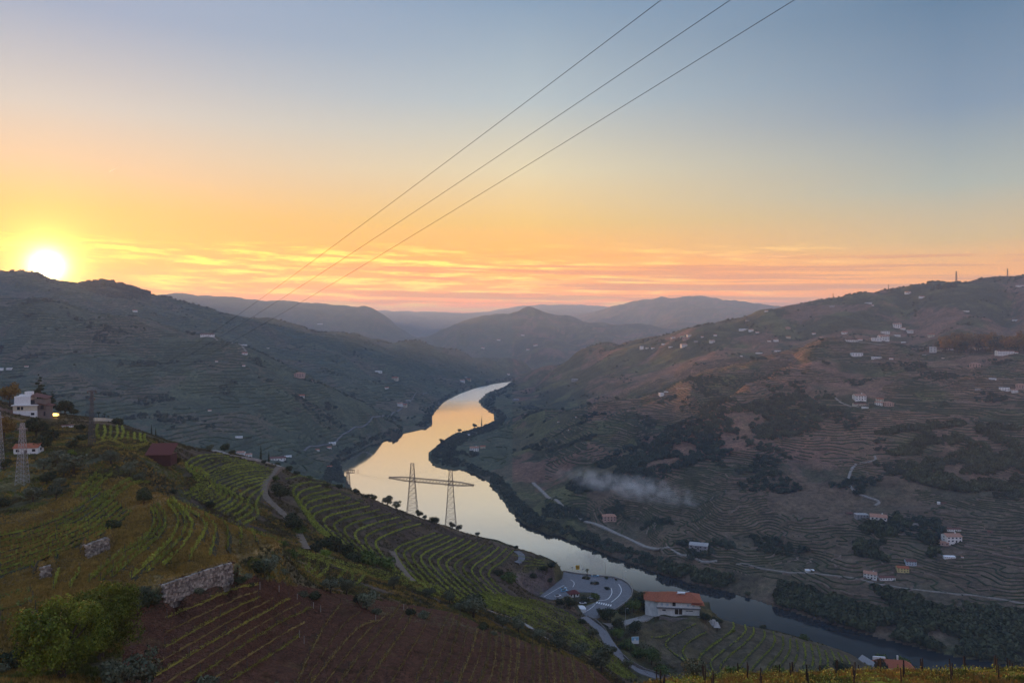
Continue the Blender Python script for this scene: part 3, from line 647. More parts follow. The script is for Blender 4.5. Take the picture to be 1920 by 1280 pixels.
ribbon('railway_line', px([(1380,1058),(1440,1068),(1500,1073),(1580,1082),(1690,1101),(1760,1110),(1840,1118),(1960,1135)], 700, 1000), 1.6, paleroad, .8, 8, label='thin pale railway line above the bank')
ribbon('left_bank_road', px([(570,846),(600,836),(640,816),(675,800),(705,788),(735,772),(760,758),(800,736)], 1500, 3300), 3.6, asphalt, 1.2, 14, label='road above the left bank of the river')
ribbon('orchard_lane', px([(1560,742),(1572,752),(1590,760),(1610,764)], 1200, 2000), 3.5, paleroad, 1.0, 10, label='lane leading to the hillside farm')
ribbon('spur_lane', px([(400,632),(430,640),(462,660)], 1700, 2600), 5.0, paleroad, 1.5, 12, label='lane on the crest of the left spur')
# parapet round the yard and retaining wall under it
stone = material('grey schist stone', (.20,.175,.16), 0.95, noise=(1.5,.5,1.5), bump=(0.6,0.2))
def wall_strip(name, P, h, t, mat, below=1.5, dz=0.0, ztop=None):
    P = resample(P, 2.5); n = len(P); v = []; f = []
    for i, p in enumerate(P):
        d = (P[min(i+1,n-1)]-P[max(i-1,0)]); d.z = 0; d.normalize(); nr = Vector((-d.y, d.x, 0))*t/2
        zt = (p.z+h) if ztop is None else ztop
        for s in (1,-1):
            q = p+nr*s; v += [(q.x, q.y, p.z-below), (q.x, q.y, zt)]
    for i in range(n-1):
        a = 4*i; b = a+4
        f += [(a,b,b+1,a+1), (a+2,a+3,b+3,b+2), (a+1,b+1,b+3,a+3)]
    f += [(0,1,3,2), (4*(n-1),4*(n-1)+2,4*(n-1)+3,4*(n-1)+1)]
    me = bpy.data.meshes.new(name); me.from_pydata(v, [], f); me.update(); me.materials.append(mat); return me
edge = [(1056,1071),(1080,1075),(1105,1078),(1130,1080),(1150,1082),(1167,1087),(1179,1095),(1186,1106),(1184,1117),(1173,1129),(1159,1139),(1146,1146)]
tag(obj('parapet_wall', wall_strip('parapet_wall', [pp(u, v, PZ+0.3) for u, v in edge], 0.9, 0.5, concrete, 6)), 'low parapet wall curving round the outer edge of the yard', 'wall')
tag(obj('road_wall', wall_strip('road_wall', px([(1100,1156),(1118,1164),(1134,1180),(1146,1200),(1160,1222),(1180,1240),(1210,1256),(1262,1272)], 425, 520), 1.2, 0.5, stone, 2)), 'long stone wall on the outer side of the lower road', 'wall')
tag(obj('lane_wall', wall_strip('lane_wall', px([(1268,729),(1290,728),(1318,730)], 1400, 2100), 2.2, 0.8, concrete, 1)), 'pale wall across the terraces right of the lone tower house', 'wall')
# ---------------------------------------------------------------- vineyards: every row is a thing of its own
vleaf = leafmat('vine leaves fresh', (.15,.18,.028), (.36,.38,.06), 0.7, 0.25)
vleaf_dark = leafmat('vine leaves dark', (.10,.13,.035), (.23,.26,.06), 0.7, 0.25)
vleaf_gold = leafmat('vine leaves gold', (.20,.17,.035), (.33,.29,.05), 0.7, 0.4)
vleaf_rust = leafmat('vine leaves rust', (.16,.11,.04), (.27,.20,.06), 0.7, 0.4)
bankmat = material('scrubby terrace bank', (.045,.042,.022), 0.95, noise=(0.5,.5,1.6), coord='World')
postmat = material('weathered post', (.10,.085,.07), 0.9)
palepost = material('pale end post', (.42,.40,.36), 0.8)
_pm = MB(); _pm.bar((0,0,-0.3), (0,0,1.75), 0.07, 0.055, 5); POST = _pm.mesh('post', postmat)
_pm = MB(); _pm.bar((0,0,-0.3), (0,0,1.95), 0.075, 0.065, 5); PPOST = _pm.mesh('post', palepost)
_pm = MB(); _pm.bar((0,0,-0.3), (0,0,2.15), 0.10, 0.085, 5); TPOST = _pm.mesh('post', material('dark stake', (.03,.025,.022), .9))
rv = np.random.RandomState(5)
def along(P, step):
    P = np.array([[p.x, p.y] for p in P]); d = np.hypot(*(P[1:]-P[:-1]).T); s = np.concatenate([[0], np.cumsum(d)])
    n = max(2, int(s[-1]/step)); t = np.linspace(0, s[-1], n)
    return np.stack([np.interp(t, s, P[:,0]), np.interp(t, s, P[:,1])], 1), s[-1]
def down(xy):
    e = 3.0; gx = zxy(xy[:,0]+e, xy[:,1])-zxy(xy[:,0]-e, xy[:,1]); gy = zxy(xy[:,0], xy[:,1]+e)-zxy(xy[:,0], xy[:,1]-e)
    g = -np.stack([gx, gy], 1); g /= np.maximum(np.linalg.norm(g, axis=1), 1e-6)[:,None]; return g
def leafcloud(cent, size, spread, n, flat=0.5):
    """n leaf quads around each centre"""
    c = np.repeat(cent, n, axis=0); m = len(c)
    off = rv.uniform(-1, 1, (m,3))*np.array(spread); c = c+off
    a = rv.randn(m,3); a /= np.linalg.norm(a,axis=1)[:,None]; b = rv.randn(m,3); b -= (a*b).sum(1)[:,None]*a; b /= np.linalg.norm(b,axis=1)[:,None]
    s = size*rv.uniform(.6,1.3,(m,1))
    v = np.stack([c-a*s, c-b*s*.8, c+a*s, c+b*s*.8], 1).reshape(-1,3)
    f = np.arange(4*m).reshape(m,4); return v, f
NROWS = [0]
def vine_row(P, label, group, leaf=vleaf, h=1.25, w=0.35, dens=9, size=0.2, bank=0.0, posts=0, postmesh=None, gap=0.13, low=0.25, thin=.25):
    P = [p for p in P]
    if len(P) < 2: return None
    xy, L = along(P, 1.0)
    if L < 4 or L > 420: return None
    zg = zxy(xy[:,0], xy[:,1]); base = np.stack([xy[:,0], xy[:,1], zg], 1)
    keep = (gnoise(xy[:,0]/9, xy[:,1]/9, 4) > -0.42) & (rv.rand(len(xy)) > gap)
    cen = base[keep]
    if len(cen) < 3: return None
    # leaf wall
    vig = rv.uniform(.55,1.25,(len(cen),1)); cen = cen + np.concatenate([rv.randn(len(cen),2)*.12, (low+(h-low)/2)*vig], 1)
    v1, f1 = leafcloud(cen, size, (w*.6+thin, w*.6+thin, (h-low)/2*.9), dens)
    # continuous trellised cordon joining the plants
    zt = low+.15+.12*rv.randn(len(base)); zb = np.full(len(base), low*.6)
    cb = base+np.stack([rv.randn(len(base))*.06, rv.randn(len(base))*.06, zb], 1); ct = base+np.stack([rv.randn(len(base))*.06, rv.randn(len(base))*.06, zt], 1)
    nb = len(v1); m_ = len(base); i_ = np.arange(m_-1); v1 = np.concatenate([v1, cb, ct]); f1 = np.concatenate([f1, np.stack([nb+i_, nb+i_+1, nb+m_+i_+1, nb+m_+i_], 1)])
    root = from_np('vine_row', v1, f1, leaf)
    tag(root, label, 'vine row', group)
    if bank > 0:
        dn = down(xy); n = len(xy); jit = 1+0.5*gnoise(xy[:,0]/5, xy[:,1]/5, 9)
        hh = bank*jit
        a = base + np.concatenate([-dn*1.6, np.full((n,1), -0.1)], 1)
        b_ = base + np.concatenate([dn*0.35, np.zeros((n,1))], 1); b_[:,2] = zg + hh*0.55
        c_ = base + np.concatenate([dn*(0.9+bank*0.6), np.zeros((n,1))], 1); c_[:,2] = zxy(c_[:,0], c_[:,1]) - hh*0.35 - 0.1
        v = np.concatenate([a, b_, c_]); i = np.arange(n-1)
        f = np.concatenate([np.stack([i, i+1, n+i+1, n+i], 1), np.stack([n+i, n+i+1, 2*n+i+1, 2*n+i], 1)])
        from_np('bank', v, f, bankmat, root, smooth=False)
    if posts:
        pxy, _ = along(P, posts)
        for q in pxy[::1]:
            o = obj('post', postmesh or POST, root); o.location = (q[0], q[1], zof(q[0], q[1])); o.rotation_euler = (rv.uniform(-.06,.06), rv.uniform(-.06,.06), rv.uniform(0,3))
    NROWS[0] += 1
    return root
ORD = ['nearest','second','third','fourth','fifth','sixth','seventh','eighth','ninth','tenth','eleventh','twelfth','thirteenth','fourteenth','fifteenth','sixteenth','seventeenth','eighteenth','nineteenth','twentieth','twenty-first','twenty-second','twenty-third','twenty-fourth']
def lerp_guides(A, B, n, ends=(True, True)):
    """n rows from guide A to guide B, both in survey pixels with the same number of points"""
    def rs(G, m=12):
        G = np.array(G, float); d = np.hypot(*(G[1:]-G[:-1]).T); s = np.concatenate([[0], np.cumsum(d)]); t = np.linspace(0, s[-1], m) if len(G) < 4 else None
        return G
    A = rs(A); B = rs(B)
    if len(A) != len(B):
        m = max(len(A), len(B))
        def fx(G):
            t = np.linspace(0, 1, m); s = np.linspace(0, 1, len(G)); return np.stack([np.interp(t, s, G[:,0]), np.interp(t, s, G[:,1])], 1)
        A = fx(A); B = fx(B)
    T = np.linspace(0, 1, n) if n > 1 else [0.5]
    return [A*(1-t)+B*t for t in T]
def smooth2(G):
    return [ (p.x, p.y) for p in smooth_poly([Vector((a, b, 0)) for a, b in G], 2)]
def project(G, ymin, ymax):
    """ray onto the ground, cutting where the line jumps behind a brow"""
    pts = [hit(u, v, ymin, ymax) for u, v in smooth2(G)]
    runs = []; cur = [pts[0]]
    for a, b in zip(pts, pts[1:]):
        if abs(math.log(b.y/a.y)) > 0.22: runs.append(cur); cur = [b]
        else: cur.append(b)
    runs.append(cur); best = max(runs, key=len)
    return best if len(best) > 2 else None
def block(rows_, ymin, ymax, text, group, start=0, rev=False, **k):
    n = len(rows_); made = 0
    for i, G in enumerate(rows_):
        P = project(G, ymin, ymax)
        if P is None: continue
        if vine_row(P, text % ORD[min(start+made, 23)], group, **k) is not None: made += 1
    return made
g3 = lambda L: [(x/3, 900+y/3) for x, y in L]
q1 = lambda L: [(x/4, 640+y/4) for x, y in L]
q3 = lambda L: [(480+x/3.2, 800+y/3.2) for x, y in L]
q5 = lambda L: [(330+x/4.267, 1040+y/4.267) for x, y in L]
q6 = lambda L: [(780+x/4.8, 1080+y/4.8) for x, y in L]
qz = lambda L: [(980+x/4.571, 1000+y/4.571) for x, y in L]
qr = lambda L: [(1300+x/3.097, 900+y/3.097) for x, y in L]
# grassy knoll
K = [g3(x) for x in ([(300,620),(312,575),(328,530)], [(395,612),(420,560),(450,520)], [(500,580),(600,480),(700,400),(780,360),(860,290),(872,220),(850,170)],
     [(565,570),(680,460),(790,380),(880,300),(905,240),(865,160)], [(630,550),(760,440),(870,350),(930,280),(935,215),(885,145)], [(740,560),(870,440),(970,340),(1005,260),(1000,210),(940,130)],
     [(830,520),(940,420),(1015,340),(1050,260),(1035,205),(955,120)], [(920,490),(1000,410),(1060,340),(1085,270),(1070,220),(975,118)], [(1065,460),(1090,400),(1150,310),(1160,260),(1130,220),(1040,160)],
     [(1180,435),(1195,380),(1215,310),(1210,260),(1150,200)], [(1275,400),(1285,330),(1282,280),(1255,235)], [(1355,370),(1360,330),(1350,280)], [(1440,350),(1430,320),(1420,295)])]
block(K, 90, 212, '%s vine row from the left on the grassy knoll above the long stone wall', 'vine rows on the grassy knoll', posts=7, leaf=vleaf, dens=34, size=.12, h=1.35, w=.1, gap=.08, low=.4, bank=.35, thin=.1)
block([g3([(965,92),(1120,160),(1300,225),(1450,290),(1590,350)])], 150, 212, 'vine row along the far brow of the grassy knoll, %s the drop', 'vine row on the brow', posts=6, leaf=vleaf, dens=10, size=.15)
T = lerp_guides(g3([(0,320),(150,290),(330,225),(450,160),(570,60)]), g3([(0,545),(200,475),(400,385),(560,320),(730,190)]), 8)
block(T, 110, 235, '%s vine row from the top on the grassy terraces at the left edge', 'vine rows on the left terraces', posts=8, leaf=vleaf, bank=0.7, dens=32, size=.12, h=1.3, w=.1, gap=.08, low=.4, thin=.1)
block([g3([(0,675),(80,655),(170,635)]), g3([(0,738),(90,715),(185,680)]), g3([(0,800),(90,775),(200,735)]), g3([(0,885),(60,865),(140,820)])], 90, 200, '%s vine row from the top in the corner strip above the large round tree', 'vine rows in the corner strip', posts=8, leaf=vleaf_dark, bank=0.5, dens=26, size=.16)
U = [q1(x) for x in ([(560,1180),(640,1080),(760,980)], [(610,1190),(690,1090),(800,990)], [(660,1200),(730,1090),(845,1000)], [(700,1260),(800,1150),(930,1060),(985,1040)], [(760,1265),(880,1150),(1000,1070),(1120,1060)])]
block(U, 170, 262, '%s vine row from the left climbing beside the olive trees', 'vine rows beside the olive trees', posts=8, leaf=vleaf, dens=26, size=.18)
U2 = [q1(x) for x in ([(735,630),(718,680),(742,742)], [(782,640),(792,690),(768,745)], [(830,640),(832,690),(818,742)], [(875,640),(885,690),(860,750)], [(915,645),(930,690),(905,748)], [(960,690),(958,730),(965,765)], [(1010,695),(1008,730),(1015,765)], [(1050,700),(1050,735),(1060,770)], [(1085,705),(1082,735),(1095,765)])]
block(U2, 300, 420, '%s short vine row from the left below the two palms', 'short vine rows under the palms', leaf=vleaf, bank=.4, dens=12, size=.2)
U3 = [q1(x) for x in ([(700,780),(770,760),(810,745)], [(720,805),(880,812),(935,790),(1010,830),(1090,850)], [(830,750),(900,775),(935,792),(1000,795),(1110,775)], [(1020,820),(1060,800),(1110,780)], [(700,715),(790,722),(830,735)])]
block(U3, 260, 420, '%s yellow green hedge line crossing the slope left of the red brown hut', 'hedge lines left of the hut', leaf=vleaf_gold, bank=.4, dens=14, size=.2)
# winding rows behind the knoll
GA = [(415,853),(375,855),(351,866),(348,878),(362,890),(372,902),(369,913)]
GB = [(478,870),(440,868),(400,883),(373,893),(390,905),(386,915),(348,928)]
GC = [(512,882),(460,884),(420,897),(398,902),(417,918),(410,932),(382,944)]
GD = [(505,900),(480,905),(445,915),(432,926),(458,937),(448,950),(420,966)]
GE = [(500,915),(492,925),(482,940),(478,952),(486,964),(476,975),(455,985)]
V = lerp_guides(GA, GB, 5)[:-1] + lerp_guides(GB, GC, 5)[:-1] + lerp_guides(GC, GD, 5)[:-1] + lerp_guides(GD, GE, 4)
block(V, 226, 480, '%s winding vine row from the top between the hut and the farm track', 'winding vine rows behind the knoll', leaf=vleaf, bank=0.7, dens=14, size=.2)
# big middle vineyard
WA = q3([(330,335),(260,352),(222,380),(225,420),(290,520),(345,600),(400,650)]); WB = q3([(620,460),(480,490),(355,520),(335,560),(420,640),(500,710),(560,760)])
WC = q3([(985,588),(860,620),(750,668),(705,705),(760,780),(830,860),(890,900)])
block(lerp_guides(WA, WB, 6)[:-1] + lerp_guides(WB, WC, 7), 250, 600, '%s hairpin vine row from the left above the dark bushes', 'hairpin vine rows of the middle vineyard', leaf=vleaf, bank=0.9, dens=20, size=.25)
block(lerp_guides(q3([(180,318),(260,300),(340,300),(420,320)]), q3([(240,450),(360,425),(500,415),(640,450)]), 4), 300, 600, '%s short vine row from the brow under the skyline shrubs', 'short rows under the skyline shrubs', leaf=vleaf_dark, bank=0.7, dens=12, size=.22)
WD = q3([(1075,640),(985,675),(860,722),(825,760),(900,860),(980,940),(1050,1000)]); WE = q3([(1545,745),(1480,810),(1408,858),(1388,900),(1480,990),(1620,1095),(1740,1180)])
block(lerp_guides(WD, WE, 12), 250, 640, '%s hairpin vine row from the left under the big pylon', 'hairpin vine rows under the big pylon', leaf=vleaf, bank=0.9, dens=20, size=.25)
block(lerp_guides([(965,1042),(990,1046),(1015,1052)], [(985,1062),(1000,1060),(1025,1062)], 3), 520, 640, '%s vine row on the small terrace topping the rocky outcrop', 'vine rows on the outcrop', leaf=vleaf, bank=.5, dens=12, size=.22)
XB = [(905,1112),(960,1120),(1020,1131),(1066,1150),(1096,1178),(1126,1208),(1160,1240),(1195,1272)]; XA = [(905,1137),(948,1152),(1000,1176),(1040,1196),(1076,1214),(1110,1234),(1140,1252),(1170,1272)]
block(lerp_guides(XB, XA, 12), 230, 480, '%s bright vine row from the road side on the slope above the lower road', 'bright vine rows above the lower road', leaf=vleaf, dens=18, size=.22, h=1.4)
block(lerp_guides([(560,1033),(640,1056),(730,1077),(820,1101),(905,1128)], [(560,1041),(640,1066),(720,1088),(800,1112),(880,1140)], 4), 200, 330, '%s long vine row from the far side of the strip along the brow', 'long vine rows along the brow', leaf=vleaf, dens=14, size=.17)
YB = [q5(x) for x in ([(1050,50),(1072,92),(1040,135),(970,172)], [(1130,70),(1135,110),(1090,160),(1050,190)], [(1205,62),(1222,110),(1180,160),(1110,205)], [(1352,100),(1350,150),(1290,205)], [(1390,130),(1418,180),(1400,215)], [(1500,150),(1500,195),(1420,262)])]
block(YB, 200, 260, '%s short curved vine row from the left below the strip on the brow', 'short curved rows by the olive trees', posts=9, leaf=vleaf, dens=14, size=.15)
# ploughed field
FL = [q5(x) for x in ([(0,480),(200,400),(450,290),(650,245)], [(0,700),(250,560),(400,470),(660,350)], [(0,880),(220,750),(400,640),(600,530),(780,430),(905,358)], [(220,950),(500,760),(750,590),(1080,430)], [(450,1010),(650,880),(850,750),(985,660)])]
FL = [[(f[0][0]-(f[1][0]-f[0][0])*(.9 if k_ > 1 else .35), f[0][1]-(f[1][1]-f[0][1])*(.9 if k_ > 1 else .35))]+f for k_, f in enumerate(FL)]
MID = lambda R_: [list(map(tuple, G)) for a_, b_ in zip(R_, R_[1:]) for G in lerp_guides(a_, b_, 3)[1:2]]
FLm = MID(FL)
block(FL, 95, 220, '%s sparse vine row from the wall in the ploughed field', 'sparse vine rows in the ploughed field', posts=9, leaf=vleaf_gold, dens=16, size=.11, h=.7, w=.2, gap=.12)
FR = [q5(x) for x in ([(980,1000),(1100,740),(1220,520),(1320,400)], [(1110,1000),(1280,790),(1400,640),(1500,560),(1620,530)], [(1330,1000),(1500,770),(1650,600),(1800,400)], [(1550,1000),(1700,780),(1850,570),(1912,440)])] + \
     [q6(x) for x in ([(50,860),(200,560),(300,340)], [(210,920),(340,650),(400,350)], [(400,920),(500,690),(550,480)], [(580,950),(650,760),(670,490)], [(760,920),(790,700),(775,500)], [(900,940),(930,720),(905,500)], [(1050,900),(1060,760),(1050,620)], [(1180,930),(1170,750),(1165,640)], [(1310,930),(1290,760),(1270,660)], [(1440,930),(1400,730)], [(1600,930),(1540,800)])]
FR = [[(2*x[0][0]-x[1][0]*1.0-(x[0][0]-x[1][0])*.3, 2*x[0][1]-x[1][1]-(x[0][1]-x[1][1])*.3)]+x for x in FR]
FR = [x if len(x) > 2 else [x[0], ((x[0][0]+x[1][0])/2, (x[0][1]+x[1][1])/2), x[1]] for x in FR]
block(FR, 95, 230, '%s sparse vine row from the left on the right half of the ploughed field', 'sparse vine rows on the right of the field', posts=9, leaf=vleaf_rust, dens=16, size=.11, h=.7, w=.2, gap=.12)
block(FLm, 95, 220, '%s faint weedy row from the wall between the vine rows of the field', 'faint rows in the ploughed field', leaf=vleaf_rust, dens=9, size=.1, h=.45, w=.15, gap=.3)
block(MID(FR), 95, 230, '%s faint weedy row from the left on the right half of the field', 'faint rows on the right of the field', leaf=vleaf_rust, dens=9, size=.1, h=.45, w=.15, gap=.3)
# pale end posts at the field edge
for k, (a, b) in enumerate([(672,275),(825,300),(970,365),(1100,430),(1158,455),(988,665),(1025,710),(1598,530),(1822,435)] ):
    u, v = 330+a/4.267, 1040+b/4.267; p = hit(u, v, 95, 230)
    o = obj('end_post', PPOST); o.location = p; o.scale = (.8,.8,.8); tag(o, 'pale wooden stake, %s from the left, at the edge of the ploughed field' % ORD[k].replace('nearest','first'), 'post', 'pale stakes at the field edge')
# vine hill on the right
ZR = [qz([(1250,870),(1160,900),(1105,890)]), qz([(1480,780),(1330,860),(1230,920),(1222,980),(1400,1100),(1480,1170)]), qz([(1570,850),(1420,930),(1362,1010),(1400,1080),(1520,1180)]), qz([(1820,830),(1600,970),(1510,1050),(1520,1110),(1600,1190)])] + \
     [qr(x) for x in ([(232,830),(240,870),(60,1000),(20,1050),(70,1110)], [(300,845),(310,890),(150,1010),(90,1060),(120,1120)], [(350,860),(352,905),(200,1030),(150,1080),(170,1130)], [(410,875),(420,920),(300,1040),(240,1120)], [(465,885),(480,955),(370,1060),(310,1140)], [(518,905),(527,980),(430,1090),(380,1150)],
      [(560,925),(565,1000),(500,1085),(470,1130)], [(597,930),(612,1000),(580,1080),(550,1120)], [(640,945),(655,1020),(640,1080)], [(680,955),(700,1030),(690,1090)], [(720,965),(740,1030),(735,1090)], [(760,980),(782,1040),(780,1085)], [(800,990),(825,1045),(825,1080)], [(840,1005),(865,1050),(870,1085)], [(880,1020),(905,1055),(915,1085)])]
block(ZR, 400, 560, '%s curving vine row from the left on the rounded hill beside the river', 'curving vine rows on the rounded hill', leaf=vleaf, bank=1.0, dens=20, size=.24, h=1.1)
# rows on the lip at lower right
for k in range(7):
    Yr = 93 + k*2.6; pts = []
    for j in range(24):
        x = 14 + j*3.1; y = Yr + 0.02*x + 0.5*math.sin(j*.7+k); pts.append(Vector((x*(Yr/100), y, zof(x, y))))
    vine_row(pts, '%s vine row from the bottom edge among dark stakes at lower right' % ORD[k], 'vine rows at the lower right corner', leaf=(vleaf_gold if k % 2 else vleaf), posts=5.5, postmesh=TPOST, dens=20, size=.12, h=1.0, w=.4)
print('vine rows', NROWS[0])

# far terraces: thousands of short vine lines following the contours, joined as ground cover
def contour_ribbons(name, rmask, step, hgt, mat, label, warp=0.0, seed=0, thick=1.6, ylo=640, yhi=2500, jitter=0.35):
    r0 = int(np.searchsorted(GL, math.log(ylo))); r1 = int(np.searchsorted(GL, math.log(yhi)))
    z = ZZ[r0:r1]; fz = z + warp*fbm(XX[r0:r1], YY[r0:r1], 90, 2, 70+seed) ; m = rmask[r0:r1]
    x = XX[r0:r1]; y = YY[r0:r1]
    P0 = []; P1 = []
    lv = fz/step
    a, b, c, d = lv[:-1,:-1], lv[:-1,1:], lv[1:,1:], lv[1:,:-1]
    for kk in range(int(lv.min()), int(lv.max())+1):
        s = np.stack([a > kk, b > kk, c > kk, d > kk]); t = s.sum(0)
        cell = np.nonzero((t > 0) & (t < 4) & m[:-1,:-1])
        if not len(cell[0]): continue
        i, j = cell; pts = []; val = []
        cs = [(i,j),(i,j+1),(i+1,j+1),(i+1,j)]
        for e in range(4):
            p, q = cs[e], cs[(e+1) % 4]; la = lv[p]; lb = lv[q]; cr = (la > kk) != (lb > kk)
            tt = np.where(cr, (kk-la)/np.where(np.abs(lb-la) < 1e-9, 1, lb-la), 0)
            pts.append(np.stack([x[p]+(x[q]-x[p])*tt, y[p]+(y[q]-y[p])*tt, z[p]+(z[q]-z[p])*tt], 1)); val.append(cr)
        val = np.stack(val, 1); ok = val.sum(1) == 2
        pts = np.stack(pts, 1)[ok]; val = val[ok]
        o = np.argsort(~val, axis=1, kind='stable')[:,:2]
        P0.append(pts[np.arange(len(pts)), o[:,0]]); P1.append(pts[np.arange(len(pts)), o[:,1]])
    A = np.concatenate(P0); B = np.concatenate(P1); n = len(A)
    d_ = B-A; L = np.linalg.norm(d_, axis=1); ok = (L > .3) & (L < 60); A, B, d_, L = A[ok], B[ok], d_[ok], L[ok]; n = len(A)
    up = np.array([0,0,1.0]); nr = np.cross(d_, up); nr /= np.maximum(np.linalg.norm(nr, axis=1), 1e-6)[:,None]
    sgn = np.sign((nr*A*np.array([1,1,0])).sum(1)); nr *= sgn[:,None]           # pointing away from the viewpoint side = uphill back
    ha = hgt*(1+jitter*2*gnoise(A[:,0]/12, A[:,1]/12, 5+seed)); hb = hgt*(1+jitter*2*gnoise(B[:,0]/12, B[:,1]/12, 5+seed))
    v = np.stack([A-up*1.0, B-up*1.0, B+up*hb[:,None], A+up*ha[:,None], B+nr*thick+up*hb[:,None]*.6, A+nr*thick+up*ha[:,None]*.6], 1).reshape(-1,3)
    k = np.arange(n)[:,None]*6
    f = np.concatenate([k+np.array([[0,1,2,3]]), k+np.array([[3,2,4,5]])])
    o = from_np(name, v, f, mat); tag(o, label, kind='stuff'); print(name, n); return o
patch = fbm(XX, YY, 240, 2, 80)
fieldm = (YY > 690) & (ZZ > 12) & VIS
wood_gully = inpoly(GUg, VV, [(1060,915),(1150,850),(1260,800),(1380,770),(1480,790),(1560,800),(1450,830),(1300,870),(1180,910),(1120,945)])
terr_r = fieldm & (GUg > 1020) & (patch > -0.32) & ~wood_gully
gapn = fbm(XX, YY, 30, 2, 85)
tleaf1 = leafmat('terrace vines green', (.030,.042,.018), (.065,.078,.030), 0.8, 0.02)
tleaf2 = leafmat('terrace vines brown', (.15,.11,.085), (.24,.18,.14), 0.85, 0.02)
contour_ribbons('terrace_vines', terr_r & (gapn > -0.32) & (YY > 1200), 3.2, 1.6, tleaf1, 'green vine lines on the upper terraces of the right bank', warp=5, seed=1, thick=4.0, jitter=.3, ylo=1190)
contour_ribbons('lower_terrace_vines', terr_r & (gapn > -0.34) & (YY <= 1210), 1.7, 1.1, tleaf1, 'green vine lines on the lower terraces of the right bank', warp=3, seed=3, thick=2.2, jitter=.3, yhi=1215)
contour_ribbons('terrace_banks', terr_r & (gapn > -0.05) & (YY < 2300), 5.1, 1.6, tleaf2, 'brown earth banks between the terraces of the right bank', warp=5, seed=1, thick=2.0)
terr_l = fieldm & (GUg < 960) & (patch > -0.2)
contour_ribbons('hillside_vines', terr_l & (gapn > -0.25), 7.0, 2.4, tleaf1, 'vine lines across the hills on the left', warp=8, seed=2, ylo=1400, yhi=4200, thick=3)
# ---------------------------------------------------------------- trees and shrubs
barkm = material('bark', (.07,.055,.042), 0.95, noise=(3,.6,1.4))
L_round = leafmat('leaves mid green', (.035,.060,.016), (.11,.15,.035))
L_big = leafmat('leaves fresh green', (.030,.052,.008), (.22,.24,.026), 0.7, 0.22)
L_olive = leafmat('leaves olive grey', (.062,.072,.040), (.155,.165,.10))
L_dark = leafmat('leaves dark green', (.018,.028,.014), (.050,.062,.026))
L_autumn = leafmat('leaves autumn', (.13,.075,.022), (.24,.15,.04))
L_lime = leafmat('leaves lime', (.10,.15,.02), (.22,.28,.05))
L_blue = leafmat('leaves hazy green', (.040,.055,.042), (.082,.100,.062), 0.8, 0.02)  # distance haze put into the leaf colour, lighter and bluer
rt = np.random.RandomState(21)
def crown(blobs, n, size, shell=0.55, squash=0.8):
    """leaf quads spread through a few overlapping lumps: (cx,cy,cz,r)"""
    bl = np.array(blobs, float); p = bl[:,3]**2; k = rt.choice(len(bl), n, p=p/p.sum())
    d = rt.randn(n,3); d /= np.linalg.norm(d,axis=1)[:,None]
    lump = 1 + 0.22*np.sin(d[:,0]*5+k)*np.cos(d[:,1]*6+k*2)+0.12*np.sin(d[:,2]*9+k)
    r = bl[k,3]*(shell+(1-shell)*rt.rand(n)**0.5)*lump
    c = bl[k,:3] + d*r[:,None]*np.array([1,1,squash])
    a = rt.randn(n,3)*0.6; a -= (a*d).sum(1)[:,None]*d*0.6; a /= np.linalg.norm(a,axis=1)[:,None]
    b = np.cross(d+rt.randn(n,3)*.45, a); b /= np.maximum(np.linalg.norm(b,axis=1),1e-6)[:,None]
    s = size*rt.uniform(.55,1.35,(n,1))
    v = np.stack([c-a*s, c-b*s*.75, c+a*s, c+b*s*.75], 1).reshape(-1,3)
    return v, np.arange(4*n).reshape(n,4)
def trunk_mesh(h, r, limbs, lean=(0,0), seed=0):
    m = MB(); top = Vector((lean[0], lean[1], h)); m.bar((0,0,-1.0), top*0.55, r, r*.75, 7); m.bar(top*0.55, top, r*.75, r*.4, 6)
    for q in limbs: m.bar(top*rt.uniform(.4,.8), q, r*.4, r*.12, 5)
    return m.mesh('trunk', barkm)
PROTO = {}
def proto(kind, leaf, blobs, n, size, th, tr, shell=.55, squash=.8, tall=None):
    v, f = crown(blobs, n, size, shell, squash)
    cm = from_np('crown', v, f, leaf, mesh_only=True)
    tm = trunk_mesh(th, tr, [(b[0]*.7, b[1]*.7, b[2]) for b in blobs[:5]])
    w = v[:,0].max()-v[:,0].min(); hh = v[:,2].max(); PROTO[kind] = (cm, tm, w, hh)
def blobs_round(R, H0, n=7, top=0.35):
    H0 = H0*.8; out = [(0,0,H0,R*.72)]
    for k in range(n):
        t = 2*math.pi*k/n+rt.uniform(-.3,.3); q = rt.uniform(.45,.65)*R; out.append((math.cos(t)*q, math.sin(t)*q, H0+rt.uniform(-.25,top)*R, R*rt.uniform(.36,.52)))
    return out
proto('round', L_round, blobs_round(3.2,4.2), 1500, .26, 3.5, .25)
proto('round_b', L_round, blobs_round(3.0,4.6,6,.6), 1500, .26, 3.8, .25)
proto('olive', L_olive, blobs_round(2.5,3.0,8), 1300, .2, 2.4, .28, squash=.7)
proto('olive_b', L_olive, blobs_round(2.3,3.3,6,.7), 1200, .2, 2.6, .25)
proto('dark', L_dark, blobs_round(3.0,3.6,6,.5), 1600, .24, 3.0, .25, shell=.65)
proto('shrub', L_dark, blobs_round(1.8,1.0,7,.2), 700, .2, .9, .1, squash=.75)
proto('bush', L_round, blobs_round(1.8,1.0,7,.2), 700, .2, .9, .1, squash=.75)
proto('greybush', L_olive, blobs_round(1.6,.9,7,.2), 600, .17, .9, .1, squash=.75)
proto('lime', L_lime, blobs_round(1.9,1.3,6,.3), 800, .2, 1.1, .12)
proto('autumn', L_autumn, blobs_round(3.4,5.0,7,.8), 1500, .28, 4.0, .28)
